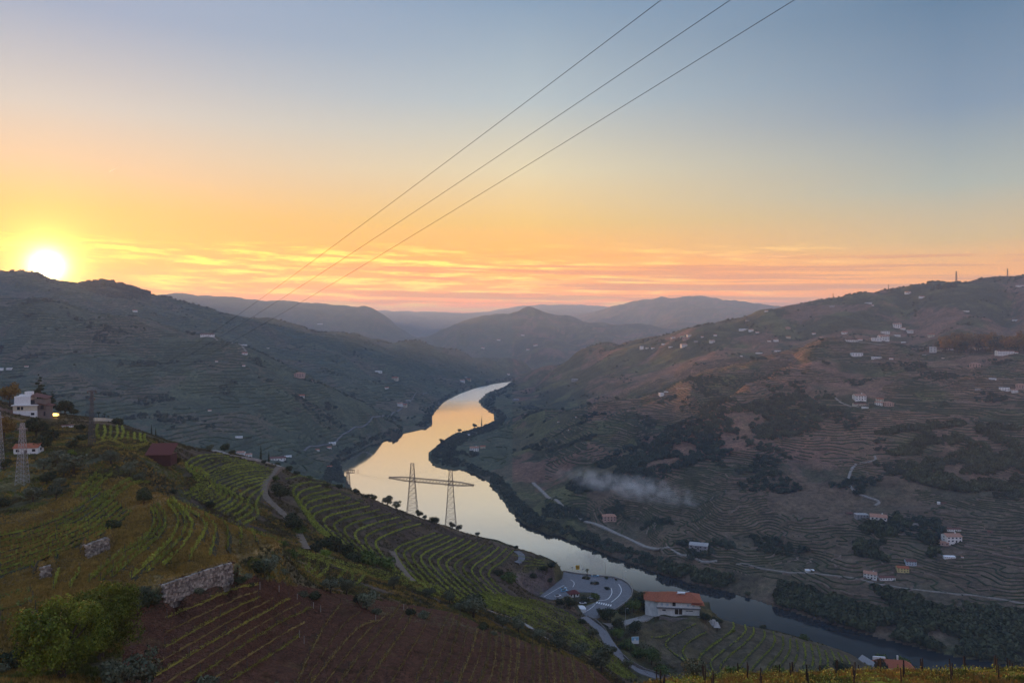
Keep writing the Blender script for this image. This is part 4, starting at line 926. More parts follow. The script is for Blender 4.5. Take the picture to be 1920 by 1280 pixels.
proto('cypress', L_dark, [(0,0,1.5+k*1.1, .85-.075*k) for k in range(8)], 900, .16, 2.0, .15, squash=1.2)
proto('pine', L_dark, [(math.cos(k*2.1)*(1.9-.15*k)*.6, math.sin(k*2.1)*(1.9-.15*k)*.6, 2.5+k*.85, 1.75-.15*k) for k in range(11)], 2200, .22, 8, .28, squash=.45)
# far low-poly trees share one crown mesh with few faces
proto('far', L_blue, blobs_round(3.2,3.6,5), 130, .85, 2.5, .3)
def tree(kind, u, v, wpx, label, ymin=60, ymax=16000, name=None, group=None, cat='tree', hs=1.0, at_=None):
    cm, tm, w, h = PROTO[kind]
    p = at_ if at_ is not None else hit(u, v, ymin, ymax)
    s = wpx*p.y/F/w
    root = empty(name or ('tree'), p, rt.uniform(0,6.28), s); root.scale = (s, s, s*hs*rt.uniform(.92,1.08))
    obj('crown', cm, root); obj('trunk', tm, root)
    tag(root, label, cat, group)
    return root
# the large double crown at lower left
bl = []
for k in range(70):
    t = rt.uniform(0,6.28); q = math.sqrt(rt.rand())*4.6; zc = 5.0+rt.uniform(-3.2,3.6)*math.sqrt(max(0,1-(q/5.6)**2)); bl.append((math.cos(t)*q, math.sin(t)*q, zc, rt.uniform(.8,1.5)))
for cx, cy, cz, R_, lab in ((115,1262,158,100,'large fresh green tree, the left and nearer of two at the lower left'), (188,1236,140,106,'large yellowing green tree, the right and taller of two at the lower left')):
    v_, f_ = crown(bl, 22000, .13, .72, .95)
    p = hit(cx, cy+14, 85, 110) if cx < 150 else hit(cx, cy-2, 92, 118)
    root = empty('broadleaf_tree', p); wv = v_[:,0].max()-v_[:,0].min(); s = cz*p.y/F/wv*1.08; root.scale = (s,s,s*1.12)
    from_np('crown', v_, f_, L_big, root)
    tmm = MB(); tmm.bar((0,0,-1), (0.1,0.1,3.5), .5, .35, 8)
    for q in bl[:12]: tmm.bar((0.1,0.1,rt.uniform(2,3.4)), (q[0]*.8,q[1]*.8,q[2]), .2, .05, 5)
    tmm.build('trunk', barkm, root); tag(root, lab, 'tree')
    bl = [(b[1], -b[0]*.9, b[2]*1.02, b[3]) for b in bl]
TR = [ # kind, u, v(base), width px, ymin, ymax, label
 ('olive',215,1292,60,60,110,'grey olive tree at the bottom edge right of the two large trees'),
 ('olive_b',268,1296,70,60,110,'silvery shrub poking up at the bottom edge left of the field'),
 ('greybush',385,1290,50,60,130,'pale grey shrub at the bottom edge of the ploughed field'),
 ('greybush',840,1292,34,60,150,'small pale shrub at the bottom edge under the sparse rows'),
 ('greybush',518,1292,26,60,150,'tiny pale shrub at the bottom edge below the middle of the field'),
 ('greybush',232,1138,40,90,140,'grey wiry shrub below the wall, above the two large trees'),
 ('shrub',178,1150,44,90,140,'dark shrub under the stony bank, left of the grey wiry shrub'),
 ('greybush',272,1112,30,90,150,'small grey shrub at the left foot of the long stone wall'),
 ('shrub',230,1118,40,90,150,'dark ivy mass hanging over the left end of the long wall'),
 ('shrub',80,1205,60,85,130,'dark thicket under the bank at the left edge'),
 ('shrub',30,1245,60,80,120,'black green shrub in the lower left corner'),
 ('greybush',70,1180,36,90,140,'greyish shrub on the bank left of the large trees'),
 ('shrub',485,1072,36,140,200,'dark shrub at the right end of the long stone wall'),
 ('olive',505,1076,40,140,205,'grey olive beside the right end of the long wall'),
 ('greybush',530,1078,26,150,205,'small grey shrub right of the olive at the wall end'),
 ('bush',545,1030,34,160,215,'green bush at the very tip of the grassy knoll'),
 ('bush',530,1016,22,150,215,'little green bush just behind the tip of the knoll'),
 ('olive',620,1112,36,160,235,'olive tree on the bank, left of a close pair'),
 ('olive_b',650,1114,34,160,235,'olive tree on the bank, right of a close pair'),
 ('olive',688,1142,44,170,240,'large olive leaning over the field edge'),
 ('dark',672,1132,24,170,240,'dark little tree behind the leaning olive'),
 ('olive_b',738,1106,26,180,260,'lone olive on the bright strip of rows'),
 ('olive',803,1122,26,180,270,'olive standing alone by the pale path start'),
 ('olive_b',843,1132,26,180,280,'olive just left of the dark round bush on the field edge'),
 ('dark',884,1138,46,190,280,'dark round bush above the far edge of the field'),
 ('olive',888,1158,50,190,280,'big grey olive in front of the dark round bush'),
 ('greybush',860,1142,26,190,280,'grey shrub left of the big grey olive'),
 ('olive',942,1176,28,190,300,'first olive along the pale path'),
 ('olive_b',972,1186,30,190,300,'second olive along the pale path'),
 ('olive',1012,1202,30,190,300,'third olive along the pale path, dark and upright'),
 ('olive_b',1048,1222,36,190,300,'broad grey olive near the right corner of the field'),
 ('olive',1085,1234,36,170,320,'broad grey olive beyond the right corner of the field'),
 ('olive_b',1128,1262,50,150,340,'large grey olive low on the right end of the field'),
 ('bush',560,1000,34,230,330,'bush left of the track junction behind the knoll'),
 ('dark',525,938,38,280,420,'dark round tree beside the farm track'),
 ('dark',550,996,40,240,400,'dark round tree below the farm track'),
 ('bush',516,900,18,300,460,'bright little bush at the head of the farm track'),
 ('dark',395,955,20,190,260,'dark round shrub between knoll and winding rows'),
 ('shrub',592,1034,30,220,330,'dark bush, leftmost of the line in the hollow'),
 ('shrub',618,1030,50,220,340,'wide dark bush in the line in the hollow'),
 ('lime',611,1044,22,200,300,'bright lime green bush in front of the dark hollow bushes'),
 ('shrub',645,1040,44,220,340,'dark bush right of the lime green one'),
 ('bush',690,1058,50,220,340,'broad green bush in the middle of the hollow line'),
 ('bush',722,1064,44,220,340,'green bush at the right end of the hollow line'),
 ('shrub',662,1052,36,220,340,'low dark bush under the broad green one'),
 ('bush',954,1090,38,400,545,'green tree at the left foot of the rocky outcrop'),
 ('shrub',935,1078,22,400,545,'dark shrub above the tree at the outcrop'),
 # skyline
 ('olive',393,846,15,330,430,'small shrub on the skyline left of the lone tree'),
 ('dark',421,846,19,330,430,'lone dark tree standing on the skyline against the hazy slope'),
 ('shrub',435,850,13,330,430,'bare bush just right of the lone skyline tree'),
 ('cypress',489,862,6,330,470,'taller cypress of the two on the skyline'),
 ('cypress',504,868,5,330,470,'shorter cypress of the two on the skyline'),
 ('shrub',494,868,12,330,470,'dark bush at the foot of the taller cypress'),
 ('shrub',520,872,14,350,480,'low bush on the skyline right of the cypresses'),
 ('shrub',540,880,18,350,480,'dark skyline bush above the pale track'),
 ('shrub',556,888,14,350,480,'second dark skyline bush above the hairpin rows'),
 ('bush',580,894,14,350,500,'green skyline bush between brown grasses'),
 ('shrub',612,912,14,380,520,'skyline bush left of the sawn pylon head'),
 ('shrub',636,915,16,380,560,'dark skyline bush at the foot of the small pylon'),
 ('dark',668,926,13,400,560,'small tree on the skyline left of a pair'),
 ('dark',689,934,11,400,580,'left tree of a pair on the skyline against the river'),
 ('dark',700,938,15,400,580,'right tree of a pair on the skyline against the river'),
 ('olive',727,948,22,450,640,'hazy grey tree rising behind the brow'),
 ('olive_b',744,956,18,450,640,'second hazy grey tree behind the brow, lower'),
 ('dark',786,968,16,480,640,'tree between the legs of the big pylon, nearest the left tower'),
 ('dark',796,969,10,480,640,'little tree touching the one between the towers'),
 ('dark',815,984,22,480,640,'dark tree left of the right tower of the big pylon'),
 ('dark',848,990,14,480,650,'tree at the foot of the right tower'),
 ('dark',860,992,14,480,650,'tree just right of the right tower foot'),
 ('olive',895,1003,10,520,650,'tiny tree on the skyline right of the big pylon'),
 ('dark',968,1030,10,520,660,'small flat topped tree beside the loop road'),
 ('dark',895,1003,8,520,650,'tiny dark tree on the brow right of the towers'),
 ('shrub',1034,1062,18,520,600,'round shrub on top of the rocky outcrop'),
 ('shrub',1020,1068,16,520,600,'shrub on the edge of the rocky outcrop'),
 ('shrub',1000,1082,16,500,600,'scrub on the face of the outcrop, left side'),
 ('shrub',1030,1090,14,500,600,'scrub on the face of the outcrop, right side'),
 # yard and lower right
 ('dark',1070,1140,26,450,520,'dark shrub bed left of the white tent'),
 ('shrub',1096,1128,22,450,530,'shrubs behind the red roofed kiosk'),
 ('bush',1116,1122,20,450,530,'rounded green shrub at the tip of the planted island'),
 ('shrub',1050,1132,20,440,520,'low hedge at the foot of the vineyard by the road'),
 ('dark',1140,1166,36,440,520,'dark tree below the zebra crossing'),
 ('dark',1128,1156,20,440,520,'small dark tree left below the zebra crossing'),
 ('dark',1158,1180,26,430,520,'dark bush under the tree below the crossing'),
 ('dark',1200,1140,36,440,560,'round dark tree between yard and riverside house'),
 ('round',1188,1148,30,440,560,'green tree left of the round dark one'),
 ('shrub',1214,1146,26,440,560,'hedge right of the round dark tree'),
 ('shrub',1170,1150,24,440,520,'hedge under the curved retaining wall'),
 ('dark',1190,1186,26,430,520,'dark round bush above the blue billboard'),
 ('round',1158,1200,26,425,500,'green bush beside the lower road'),
 ('bush',1175,1215,34,425,500,'yellow green bush beside the lower road, mid bend'),
 ('bush',1196,1230,34,425,500,'yellow green bush below the mid bend'),
 ('round',1222,1245,34,420,500,'grey green bush left of the vine hill'),
 ('bush',1240,1262,34,420,500,'bush at the foot of the vine hill'),
 ('olive',1148,1228,20,380,450,'small grey tree overhanging the lower road'),
 ('olive_b',1178,1256,22,380,440,'second grey tree over the lower road'),
 ('olive',1112,1196,22,380,460,'third grey tree on the inner side of the road'),
 ('dark',1092,1172,16,380,480,'small dark tree where the lower road begins'),
 ('dark',1324,1166,22,430,540,'dark hedge right of the riverside house'),
 ('dark',1345,1172,20,430,540,'dark hedge by the white rocks'),
 ('shrub',1430,1176,14,430,560,'small dark shrub on the brow of the rounded hill'),
 ('bush',1508,1198,20,430,560,'green shrub on the brow of the rounded hill'),
 ('dark',1582,1268,36,110,470,'dark round tree in front of the red roofed farm'),
 ('dark',1542,1268,26,110,470,'dark tree left of the round one by the farm'),
 ('olive',1516,1274,34,110,470,'grey tree left of the farm at the foot of the hill'),
 ('dark',1652,1262,30,430,560,'dark bush against the red farm roof'),
 ('dark',1682,1262,24,430,560,'dark bush near the right end of the farm roof'),
 ('round',1655,1232,26,480,640,'green tree behind the farm roof'),
 ('round',1690,1240,30,480,640,'second green tree behind the farm roof'),
 ('bush',1740,1262,34,400,640,'low green bush right of the farm'),
 ('bush',1460,1285,50,110,460,'scrub in the dip left of the corner vines'),
 ('bush',1380,1285,50,110,460,'scrub at the foot of the rounded hill'),
 ('olive',1300,1285,46,110,460,'grey scrub at the bottom right of the road'),
 # upper left around the houses
 ('autumn',18,762,44,250,420,'rust coloured tree at the left edge beside the white villa'),
 ('autumn',8,825,44,200,330,'orange tree at the left edge below the villa'),
 ('pine',74,762,34,330,460,'tall conifer behind the villa'),
 ('pine',98,768,20,330,460,'smaller conifer right of the tall one'),
 ('dark',122,760,36,330,460,'dark round tree right of the conifers'),
 ('dark',138,766,18,330,460,'low dark tree at the right of the round one'),
 ('dark',68,818,44,220,330,'dark tree above the pink roofed cottage'),
 ('dark',95,830,36,220,330,'dark tree right of the cottage'),
 ('dark',78,845,36,210,320,'dark tree touching the cottage wall'),
 ('dark',134,842,22,220,320,'round dark green bush on the grassy slope'),
 ('lime',134,856,20,200,300,'yellow green bush under the round dark one'),
 ('olive',108,868,34,190,290,'grey bush with frosty leaves'),
 ('olive',82,880,30,190,280,'brownish grey olive left of the olive group'),
 ('olive',138,888,50,180,270,'largest olive of the group in the middle'),
 ('olive_b',120,895,30,180,270,'olive between the largest and the dark one'),
 ('dark',88,908,30,170,260,'dark green olive at the left of the group'),
 ('olive',112,915,26,170,250,'olive below the dark green one'),
 ('olive_b',105,935,30,160,240,'lowest olive of the group'),
 ('olive',62,940,38,160,240,'spreading bare limbed olive'),
 ('olive',208,872,34,190,300,'grey olive under the short rows'),
 ('olive_b',243,895,30,180,290,'grey shrub left of the hut'),
 ('olive',262,905,24,180,280,'small grey shrub below the hut'),
 ('dark',330,872,18,200,320,'dark bush against the right side of the hut'),
 ('shrub',325,925,16,160,260,'dark bush above the sinking knoll edge'),
 ('dark',270,945,34,150,215,'dark overgrown heap at the top of the knoll'),
 ('shrub',212,990,30,120,200,'dark hedge under the upper terrace'),
 ('shrub',5,950,30,120,220,'dark shrub at the left edge above the terraces'),
 ('dark',6,880,26,160,260,'dark shrub at the left edge below the orange tree'),
 ('shrub',150,805,20,260,380,'shrub right of the small farm cottage'),
 ('shrub',155,825,24,240,340,'reddish dark shrub beside the pylon'),
 ('shrub',220,795,24,330,420,'hedge at the end of the terrace garden'),
 ('cypress',284,812,4,340,420,'slim cypress on the brow, left'),
 ('cypress',292,815,4,340,420,'slim cypress on the brow, right'),
 # far distinct trees
 ('dark',1411,671,10,1500,2400,'round dark tree on the crest of the near spur'),
 ('dark',1540,640,9,1700,2400,'round dark tree at the corner of the plateau'),
 ('dark',1193,700,6,2000,3000,'small round tree on the mauve slope'),
 ('dark',1105,748,10,1500,2400,'big dark tree on the blue shaded slope'),
 ('dark',1055,760,8,1500,2400,'dark tree left of the big one on the shaded slope'),
 ('dark',1157,740,9,1500,2400,'dark tree right of the big one on the shaded slope'),
 ('cypress',903,800,4,1700,2400,'slim poplar on the peninsula shore'),
 ('dark',890,802,10,1700,2400,'round tree beside the slim poplar on the shore'),
 ('dark',862,810,9,1700,2400,'tree standing out over the water on the peninsula'),
 ('dark',829,832,12,1500,2400,'tree clump at the tip of the peninsula'),
 ('dark',352,626,8,1700,2600,'round tree on the crest of the left spur'),
 ('dark',362,630,9,1700,2600,'second round tree on the crest of the left spur'),
 ('dark',346,569,4,2800,4000,'left tree of a pair on the far left skyline'),
 ('dark',354,571,4,2800,4000,'right tree of a pair on the far left skyline'),
 ('dark',527,597,5,2800,4600,'tree on the far skyline under the third cable'),
]
for kind, u, v, w_, y0, y1, lab in TR:
    cat = 'shrub' if kind in ('shrub','bush','greybush','lime') else 'tree'
    nm = {'olive':'olive_tree','olive_b':'olive_tree','dark':'dark_tree','shrub':'shrub','bush':'shrub','greybush':'shrub','lime':'shrub','autumn':'autumn_tree','cypress':'cypress_tree','pine':'conifer_tree','round':'tree','round_b':'tree'}[kind]
    tree(kind, u, v, w_, lab, y0, y1, nm, cat=cat)
_sp = smooth_poly([Vector((a, b, 0)) for a, b in [(5,1262),(60,1236),(110,1212),(160,1186),(210,1163),(250,1146),(290,1132)]], 1)
for k in range(16):
    t = k/15*(len(_sp)-1); i = min(int(t), len(_sp)-2); a = _sp[i].lerp(_sp[i+1], t-i)
    tree('shrub' if k % 3 else 'greybush', a.x, a.y-3, rt.uniform(26,42), '%s from the left of the dark bushes under the rim path' % (ORD[k] if k else 'first'), 85, 160, 'shrub', 'dark bushes along the foot of the bank', cat='shrub', hs=1.1)
_sp = [(372,1112),(452,1092),(462,1086),(470,1100),(570,1118),(590,1122),(705,1150),(770,1152),(795,1158),(905,1180),(925,1190)]
for k, (a, b) in enumerate(_sp):
    tree('shrub' if k % 2 else 'greybush', a, b, rt.uniform(16,30), '%s from the left of the low scrub along the field edge' % (ORD[k] if k else 'first'), 120, 300, 'shrub', 'scrub along the field edge', cat='shrub')
# autumn wood on the plateau: a rank of single trees
for k in range(24):
    u = 1768 + k*6.8 + rt.uniform(-2,2); v = 658 + rt.uniform(-2,5)
    tree('autumn' if k % 5 else 'dark', u, v, rt.uniform(26,36), '%s tree from the left in the brown wood behind the long white terrace house' % (ORD[k] if k else 'first'), 1500, 2300, 'autumn_tree', 'brown trees of the plateau wood', hs=1.0)
# palms
fr = MB()
for k in range(16):
    t = k*2.4; e = rt.uniform(-.2,.9); p0 = Vector((0,0,5.0)); P_ = [p0+Vector((math.cos(t)*s*1.9*math.cos(e*.5), math.sin(t)*s*1.9*math.cos(e*.5), math.sin(e)*1.6*s-1.5*s*s)) for s in (0,.35,.7,1)]
    side = Vector((-math.sin(t), math.cos(t), 0))
    for a, b, wa, wb in zip(P_, P_[1:], (.1,.32,.28), (.32,.28,.02)): fr.poly([a-side*wa, a+side*wa, b+side*wb+Vector((0,0,-.1)), b-side*wb+Vector((0,0,-.1))], [(0,1,2,3)])
fr_me = fr.mesh('fronds', L_dark); tk = MB(); tk.bar((0,0,-.5), (0.1,0,5.0), .28, .2, 7); tk_me = tk.mesh('trunk', barkm)
for u, v, w_, y0, y1, lab in ((185,782,9,330,420,'taller palm left of the terrace garden'), (196,784,8,330,420,'middle palm of the terrace garden'), (203,784,6,330,420,'small palm at the right of the terrace garden'), (1101,1079,9,540,600,'small palm on the planted island of the yard')):
    p = hit(u, v, y0, y1) if u < 1000 else pp(u, v); r_ = empty('palm_tree', p, rt.uniform(0,6), w_*p.y/F/3.6); obj('fronds', fr_me, r_); obj('trunk', tk_me, r_); tag(r_, lab, 'palm')

# ---- woods nobody could count: instanced clumps on points
def gn_scatter(name, pts, scl, me_src, label, mats=None):
    pm = bpy.data.meshes.new(name); pm.vertices.add(len(pts)); pm.vertices.foreach_set('co', np.asarray(pts, dtype=np.float32).ravel()); pm.update()
    a = pm.attributes.new('tree_scale', 'FLOAT', 'POINT'); a.data.foreach_set('value', np.asarray(scl, dtype=np.float32))
    o = obj(name, pm); tag(o, label, kind='stuff')
    src = bpy.data.objects.new('crown_clump', me_src)                        # never linked: only a source for the modifier
    ng = bpy.data.node_groups.new(name, 'GeometryNodeTree'); ng.interface.new_socket('Geometry', in_out='INPUT', socket_type='NodeSocketGeometry'); ng.interface.new_socket('Geometry', in_out='OUTPUT', socket_type='NodeSocketGeometry')
    gi = ng.nodes.new('NodeGroupInput'); go = ng.nodes.new('NodeGroupOutput'); ip = ng.nodes.new('GeometryNodeInstanceOnPoints'); oi = ng.nodes.new('GeometryNodeObjectInfo'); oi.inputs['Object'].default_value = src
    na = ng.nodes.new('GeometryNodeInputNamedAttribute'); na.data_type = 'FLOAT'; na.inputs['Name'].default_value = 'tree_scale'
    rn = ng.nodes.new('FunctionNodeRandomValue'); rn.data_type = 'FLOAT_VECTOR'; rn.inputs[0].default_value = (0,0,0); rn.inputs[1].default_value = (0.1,0.1,6.28)
    ng.links.new(gi.outputs[0], ip.inputs['Points']); ng.links.new(oi.outputs['Geometry'], ip.inputs['Instance']); ng.links.new(rn.outputs[0], ip.inputs['Rotation']); ng.links.new(na.outputs['Attribute'], ip.inputs['Scale'])
    ng.links.new(ip.outputs[0], go.inputs[0]); md = o.modifiers.new('scatter', 'NODES'); md.node_group = ng
    return o
def clump_mesh(leaf, seed):
    v, f = crown(blobs_round(3.4,3.0,6), 150, .85, .6, .85); return from_np('crown_clump', v, f, leaf, mesh_only=True)
L_bank = leafmat('leaves river bank', (.040,.050,.024), (.095,.105,.050), 0.8, 0.03)
CL = {'blue': clump_mesh(L_blue,1), 'dark': clump_mesh(L_dark,2), 'round': clump_mesh(L_bank,3)}
def scatter(name, polys, n, size, leaf, label, ylo=640, yhi=5000, noise_=None, thr=-1, zmin=1.5, zmax=900, lev=1.0):
    us = rt.uniform(GU[0]+5, GU[-1]-5, n); il = rt.uniform(np.searchsorted(GL, math.log(ylo)), np.searchsorted(GL, math.log(yhi))-1, n); iu = (us-GU[0])/(GU[1]-GU[0])
    z = bil(ZZ, il, iu); vv = bil(VV, il, iu); Y = np.exp(np.interp(il, np.arange(NL), GL)); x = (us-U0)/F*Y
    ok = (z > zmin) & (z < zmax) & (Y > ylo) & (Y < yhi)
    if polys is not None:
        m = np.zeros(n, bool)
        for p in polys: m |= inpoly(us, vv, p)
        ok &= m
    if noise_ is not None: ok &= (fbm(x, Y, noise_, 3, 99) > thr)
    s = (.45+1.1*rt.rand(n)**1.6)*size/7.0
    pts = np.stack([x, Y, z-0.5], 1)[ok]; print(name, len(pts))
    return gn_scatter(name, pts, s[ok], CL[leaf], label)
bankL = [[(622,865),(640,845),(700,818),(752,802),(790,792),(800,768),(818,752),(860,728),(930,712),(965,705),(965,722),(900,732),(835,760),(815,780),(815,800),(700,836),(640,868),(660,905),(600,905)]]
bankR = [[(960,716),(905,736),(890,752),(905,772),(930,790),(880,800),(845,800),(815,825),(795,850),(815,885),(900,905),(960,985),(1100,1035),(1230,1085),(1300,1100),(1300,1070),(1180,1030),(1100,1000),(1020,975),(980,945),(940,895),(860,862),(850,845),(880,822),(940,802),(950,780),(925,760),(930,745),(975,722)]]
bankN = [[(1240,1060),(1300,1068),(1400,1085),(1500,1105),(1600,1135),(1700,1160),(1800,1170),(1940,1180),(2100,1200),(2100,1300),(1900,1262),(1780,1238),(1650,1205),(1560,1178),(1450,1145),(1360,1115),(1290,1100),(1230,1085)]]
scatter('bank_woodland', bankL+bankR, 190000, 7, 'blue', 'trees crowding both banks of the upper reach', ylo=900, yhi=4300, zmax=30)
scatter('riverside_woodland', bankN, 160000, 9, 'round', 'trees crowding the near right bank', ylo=640, yhi=1000, noise_=60, thr=-0.22, zmax=24)
scatter('gully_woodland', [[(1060,915),(1150,850),(1260,800),(1380,770),(1480,790),(1560,800),(1450,830),(1300,870),(1180,910),(1120,945)],[(1280,700),(1340,735),(1400,760),(1500,730),(1560,790),(1400,800),(1250,830),(1180,865),(1180,850),(1330,775)]], 90000, 9, 'blue', 'wooded gullies between the terraced spurs', ylo=1000, yhi=2400, noise_=90, thr=-0.15)
scatter('right_woodland', [[(1640,810),(1760,790),(1920,800),(2100,820),(2100,960),(1900,930),(1780,920),(1700,900)],[(1620,980),(1740,960),(1760,1040),(1700,1060),(1600,1040)],[(1640,1100),(1780,1130),(1920,1150),(2000,1240),(1700,1200)]], 120000, 9, 'round', 'dark woods in the side valley at right', ylo=680, yhi=1700, noise_=70, thr=-0.05)
scatter('hedges', None, 130000, 7, 'blue', 'scattered trees and hedges over the slopes', ylo=900, yhi=5000, noise_=110, thr=0.3, zmin=8)
scatter('skyline_woods', [[(150,540),(200,545),(280,556),(280,562),(200,558),(150,540)],[(1740,540),(1800,530),(1790,540),(1745,545)]], 60000, 12, 'blue', 'woods along the far left skyline', ylo=2900, yhi=3600)
# crest woods: points picked straight on the ridge lines
def crest(name, line, n, size, leaf, label, jitter=40):
    P = []; 
    L_ = np.array(line, float)
    for k in range(n):
        t = rt.rand()*(len(L_)-1); i = int(t); f_ = t-i; u = L_[i,0]*(1-f_)+L_[i+1,0]*f_; Y = L_[i,2]*(1-f_)+L_[i+1,2]*f_+rt.uniform(-jitter,jitter)
        if gnoise(np.array([u/23.0]), np.array([3.3]), 5)[0] < rt.uniform(-.5,.3): continue
        x = (u-U0)/F*Y; P.append((x, Y, zof(x, Y)-0.8))
    return gn_scatter(name, P, rt.uniform(.4,1.2,len(P))*size/7, CL[leaf], label)
crest('left_ridge_trees', [p for p in LSK if 0 <= p[0] <= 960], 600, 12, 'dark', 'tree line on the left skyline')
crest('left_ridge_woods', [p for p in LSK if 110 <= p[0] <= 285], 700, 19, 'dark', 'pine wood right of the sun on the skyline')
crest('right_ridge_trees', [p for p in RSK if 990 <= p[0] <= 1950], 700, 10, 'dark', 'tree line on the right skyline')
crest('right_ridge_woods', [p for p in RSK if 1735 <= p[0] <= 1805], 120, 16, 'dark', 'wood on the summit below the mast')

# ---- grass tufts, weeds and clods on the near slopes
def tuft_mesh(mat, nb, h, w, seed):
    r_ = np.random.RandomState(seed); v = []; f = []
    for k in range(nb):
        t = r_.uniform(0,6.28); d = r_.uniform(0,w); b0 = np.array([math.cos(t)*d, math.sin(t)*d, 0]); ln = np.array([r_.randn()*.25, r_.randn()*.25, 1])*h*r_.uniform(.6,1.2); s_ = np.array([math.cos(t+1.5), math.sin(t+1.5), 0])*.07
        i = len(v); v += [b0-s_, b0+s_, b0+ln]; f.append((i,i+1,i+2))
    return from_np('tuft', np.array(v), np.array(f), mat, mesh_only=True)
def clod_mesh(mat):
    bm = bmesh.new(); bmesh.ops.create_icosphere(bm, subdivisions=1, radius=.5)
    for q in bm.verts: q.co *= rt.uniform(.7,1.25); q.co.z *= .6
    me = bpy.data.meshes.new('clod'); bm.to_mesh(me); bm.free(); me.materials.append(mat); return me
G_gold = leafmat('dry grass', (.18,.115,.03), (.40,.27,.07), .9, .15); G_green = leafmat('rough grass', (.07,.085,.022), (.19,.20,.05), .9, .12); G_scrub = leafmat('low scrub', (.05,.045,.022), (.13,.11,.05), .9, .1)
clodm = material('ploughed clod', (.10,.042,.024), .95, noise=(.5,.6,1.6), coord='World')
CL['gold'] = tuft_mesh(G_gold, 16, .42, .5, 1); CL['green'] = tuft_mesh(G_green, 16, .4, .5, 2); CL['scrub'] = tuft_mesh(G_scrub, 20, .5, .6, 3); CL['clod'] = clod_mesh(clodm)
def near_scatter(name, mask, n, size, leaf, label, ylo, yhi, noise_=8, thr=-1, zoff=0.0):
    us = rt.uniform(-60, 1980, n); il = rt.uniform(np.searchsorted(GL, math.log(ylo)), np.searchsorted(GL, math.log(yhi))-1, n); iu = (us-GU[0])/(GU[1]-GU[0])
    ok = mask[np.clip(il.astype(int),0,NL-1), np.clip(iu.astype(int),0,NU-1)] & VIS[np.clip(il.astype(int),0,NL-1), np.clip(iu.astype(int),0,NU-1)]
    us, il, iu = us[ok], il[ok], iu[ok]; z = bil(ZZ, il, iu); Y = np.exp(np.interp(il, np.arange(NL), GL)); x = (us-U0)/F*Y
    k2_ = fbm(x, Y, noise_, 2, 77) > thr; s = rt.uniform(.5,1.5,len(x))*size
    print(name, k2_.sum()); return gn_scatter(name, np.stack([x, Y, z+zoff], 1)[k2_], s[k2_], CL[leaf], label)
notyard = ~inpoly(GUg, V0+(H-107)*F/YY, YARD) & ~inpoly(GUg, V0+(H-107)*F/YY, PAD)
notfield = ~TARGET_MASKS['field']
notlow = ~TARGET_MASKS['lowvine']
near_scatter('knoll_grass', TARGET_MASKS['knoll'], 110000, .7, 'gold', 'golden grass of the grassy knoll', 85, 230, 14, -1)
near_scatter('dry_grass', notfield & notyard & notlow, 150000, 1.0, 'gold', 'dry golden grass on the near slopes', 85, 330, 14, -.02)
near_scatter('rough_grass', notfield & notyard & notlow & ~TARGET_MASKS['knoll'], 150000, 1.0, 'green', 'rough green grass on the near slopes', 85, 330, 11, 0.0)
near_scatter('low_scrub', notfield & notyard & notlow & ~TARGET_MASKS['knoll'], 110000, 1.2, 'scrub', 'low scrub and weeds over the hillside', 150, 640, 16, -.05)
near_scatter('ploughed_clods', TARGET_MASKS['field'], 260000, .42, 'clod', 'clods and stones of the ploughed field', 95, 240, 6, -.3)
# ---------------------------------------------------------------- houses
def wm_(n, c): return material(n, c, 0.9, noise=(.5,.82,1.12))
W_white = wm_('whitewash', (.82,.81,.78)); W_cream = wm_('cream render', (.62,.55,.42)); W_pink = wm_('pink render', (.50,.34,.28)); W_yellow = wm_('yellow render', (.66,.55,.25))
W_grey = wm_('grey render', (.34,.33,.33)); W_stone = material('schist wall', (.20,.16,.14), .95, noise=(1.5,.5,1.5)); W_dark = wm_('dark red wall', (.075,.03,.028)); W_blue = wm_('pale blue render', (.52,.60,.68))
R_tile = material('terracotta tiles', (.36,.11,.055), .85, noise=(1.2,.7,1.3)); R_pale = material('faded tiles', (.42,.22,.15), .85, noise=(1.2,.7,1.3)); R_dark = material('dark tiles', (.16,.07,.055), .85, noise=(1.2,.7,1.3))
R_red = material('red sheet roof', (.13,.038,.032), .8, noise=(.8,.7,1.2)); R_grey = material('grey roof', (.40,.38,.37), .8, noise=(.8,.8,1.2)); R_white = material('white roof', (.80,.80,.80), .7)
glass = material('dark window glass', (.03,.035,.045), 0.15, spec=.5); doorm = material('dark door', (.06,.045,.035), .7)
lamp_y = material('lit canopy', (.8,.6,.2), .6, emit=((1.0,.62,.16), 2.2)); lamp_w = material('lit windows', (.8,.7,.5), .6, emit=((1.0,.85,.6), 1.2))
_wm = MB(); _wm.box(-.5,.5,-.05,.05,0,1.0); WIN = {}
def win_mesh(m):
    if m.name not in WIN:
        b = MB(); b.box(-.5,.5,-.06,.06,0,1.0); WIN[m.name] = b.mesh('window', m)
    return WIN[m.name]
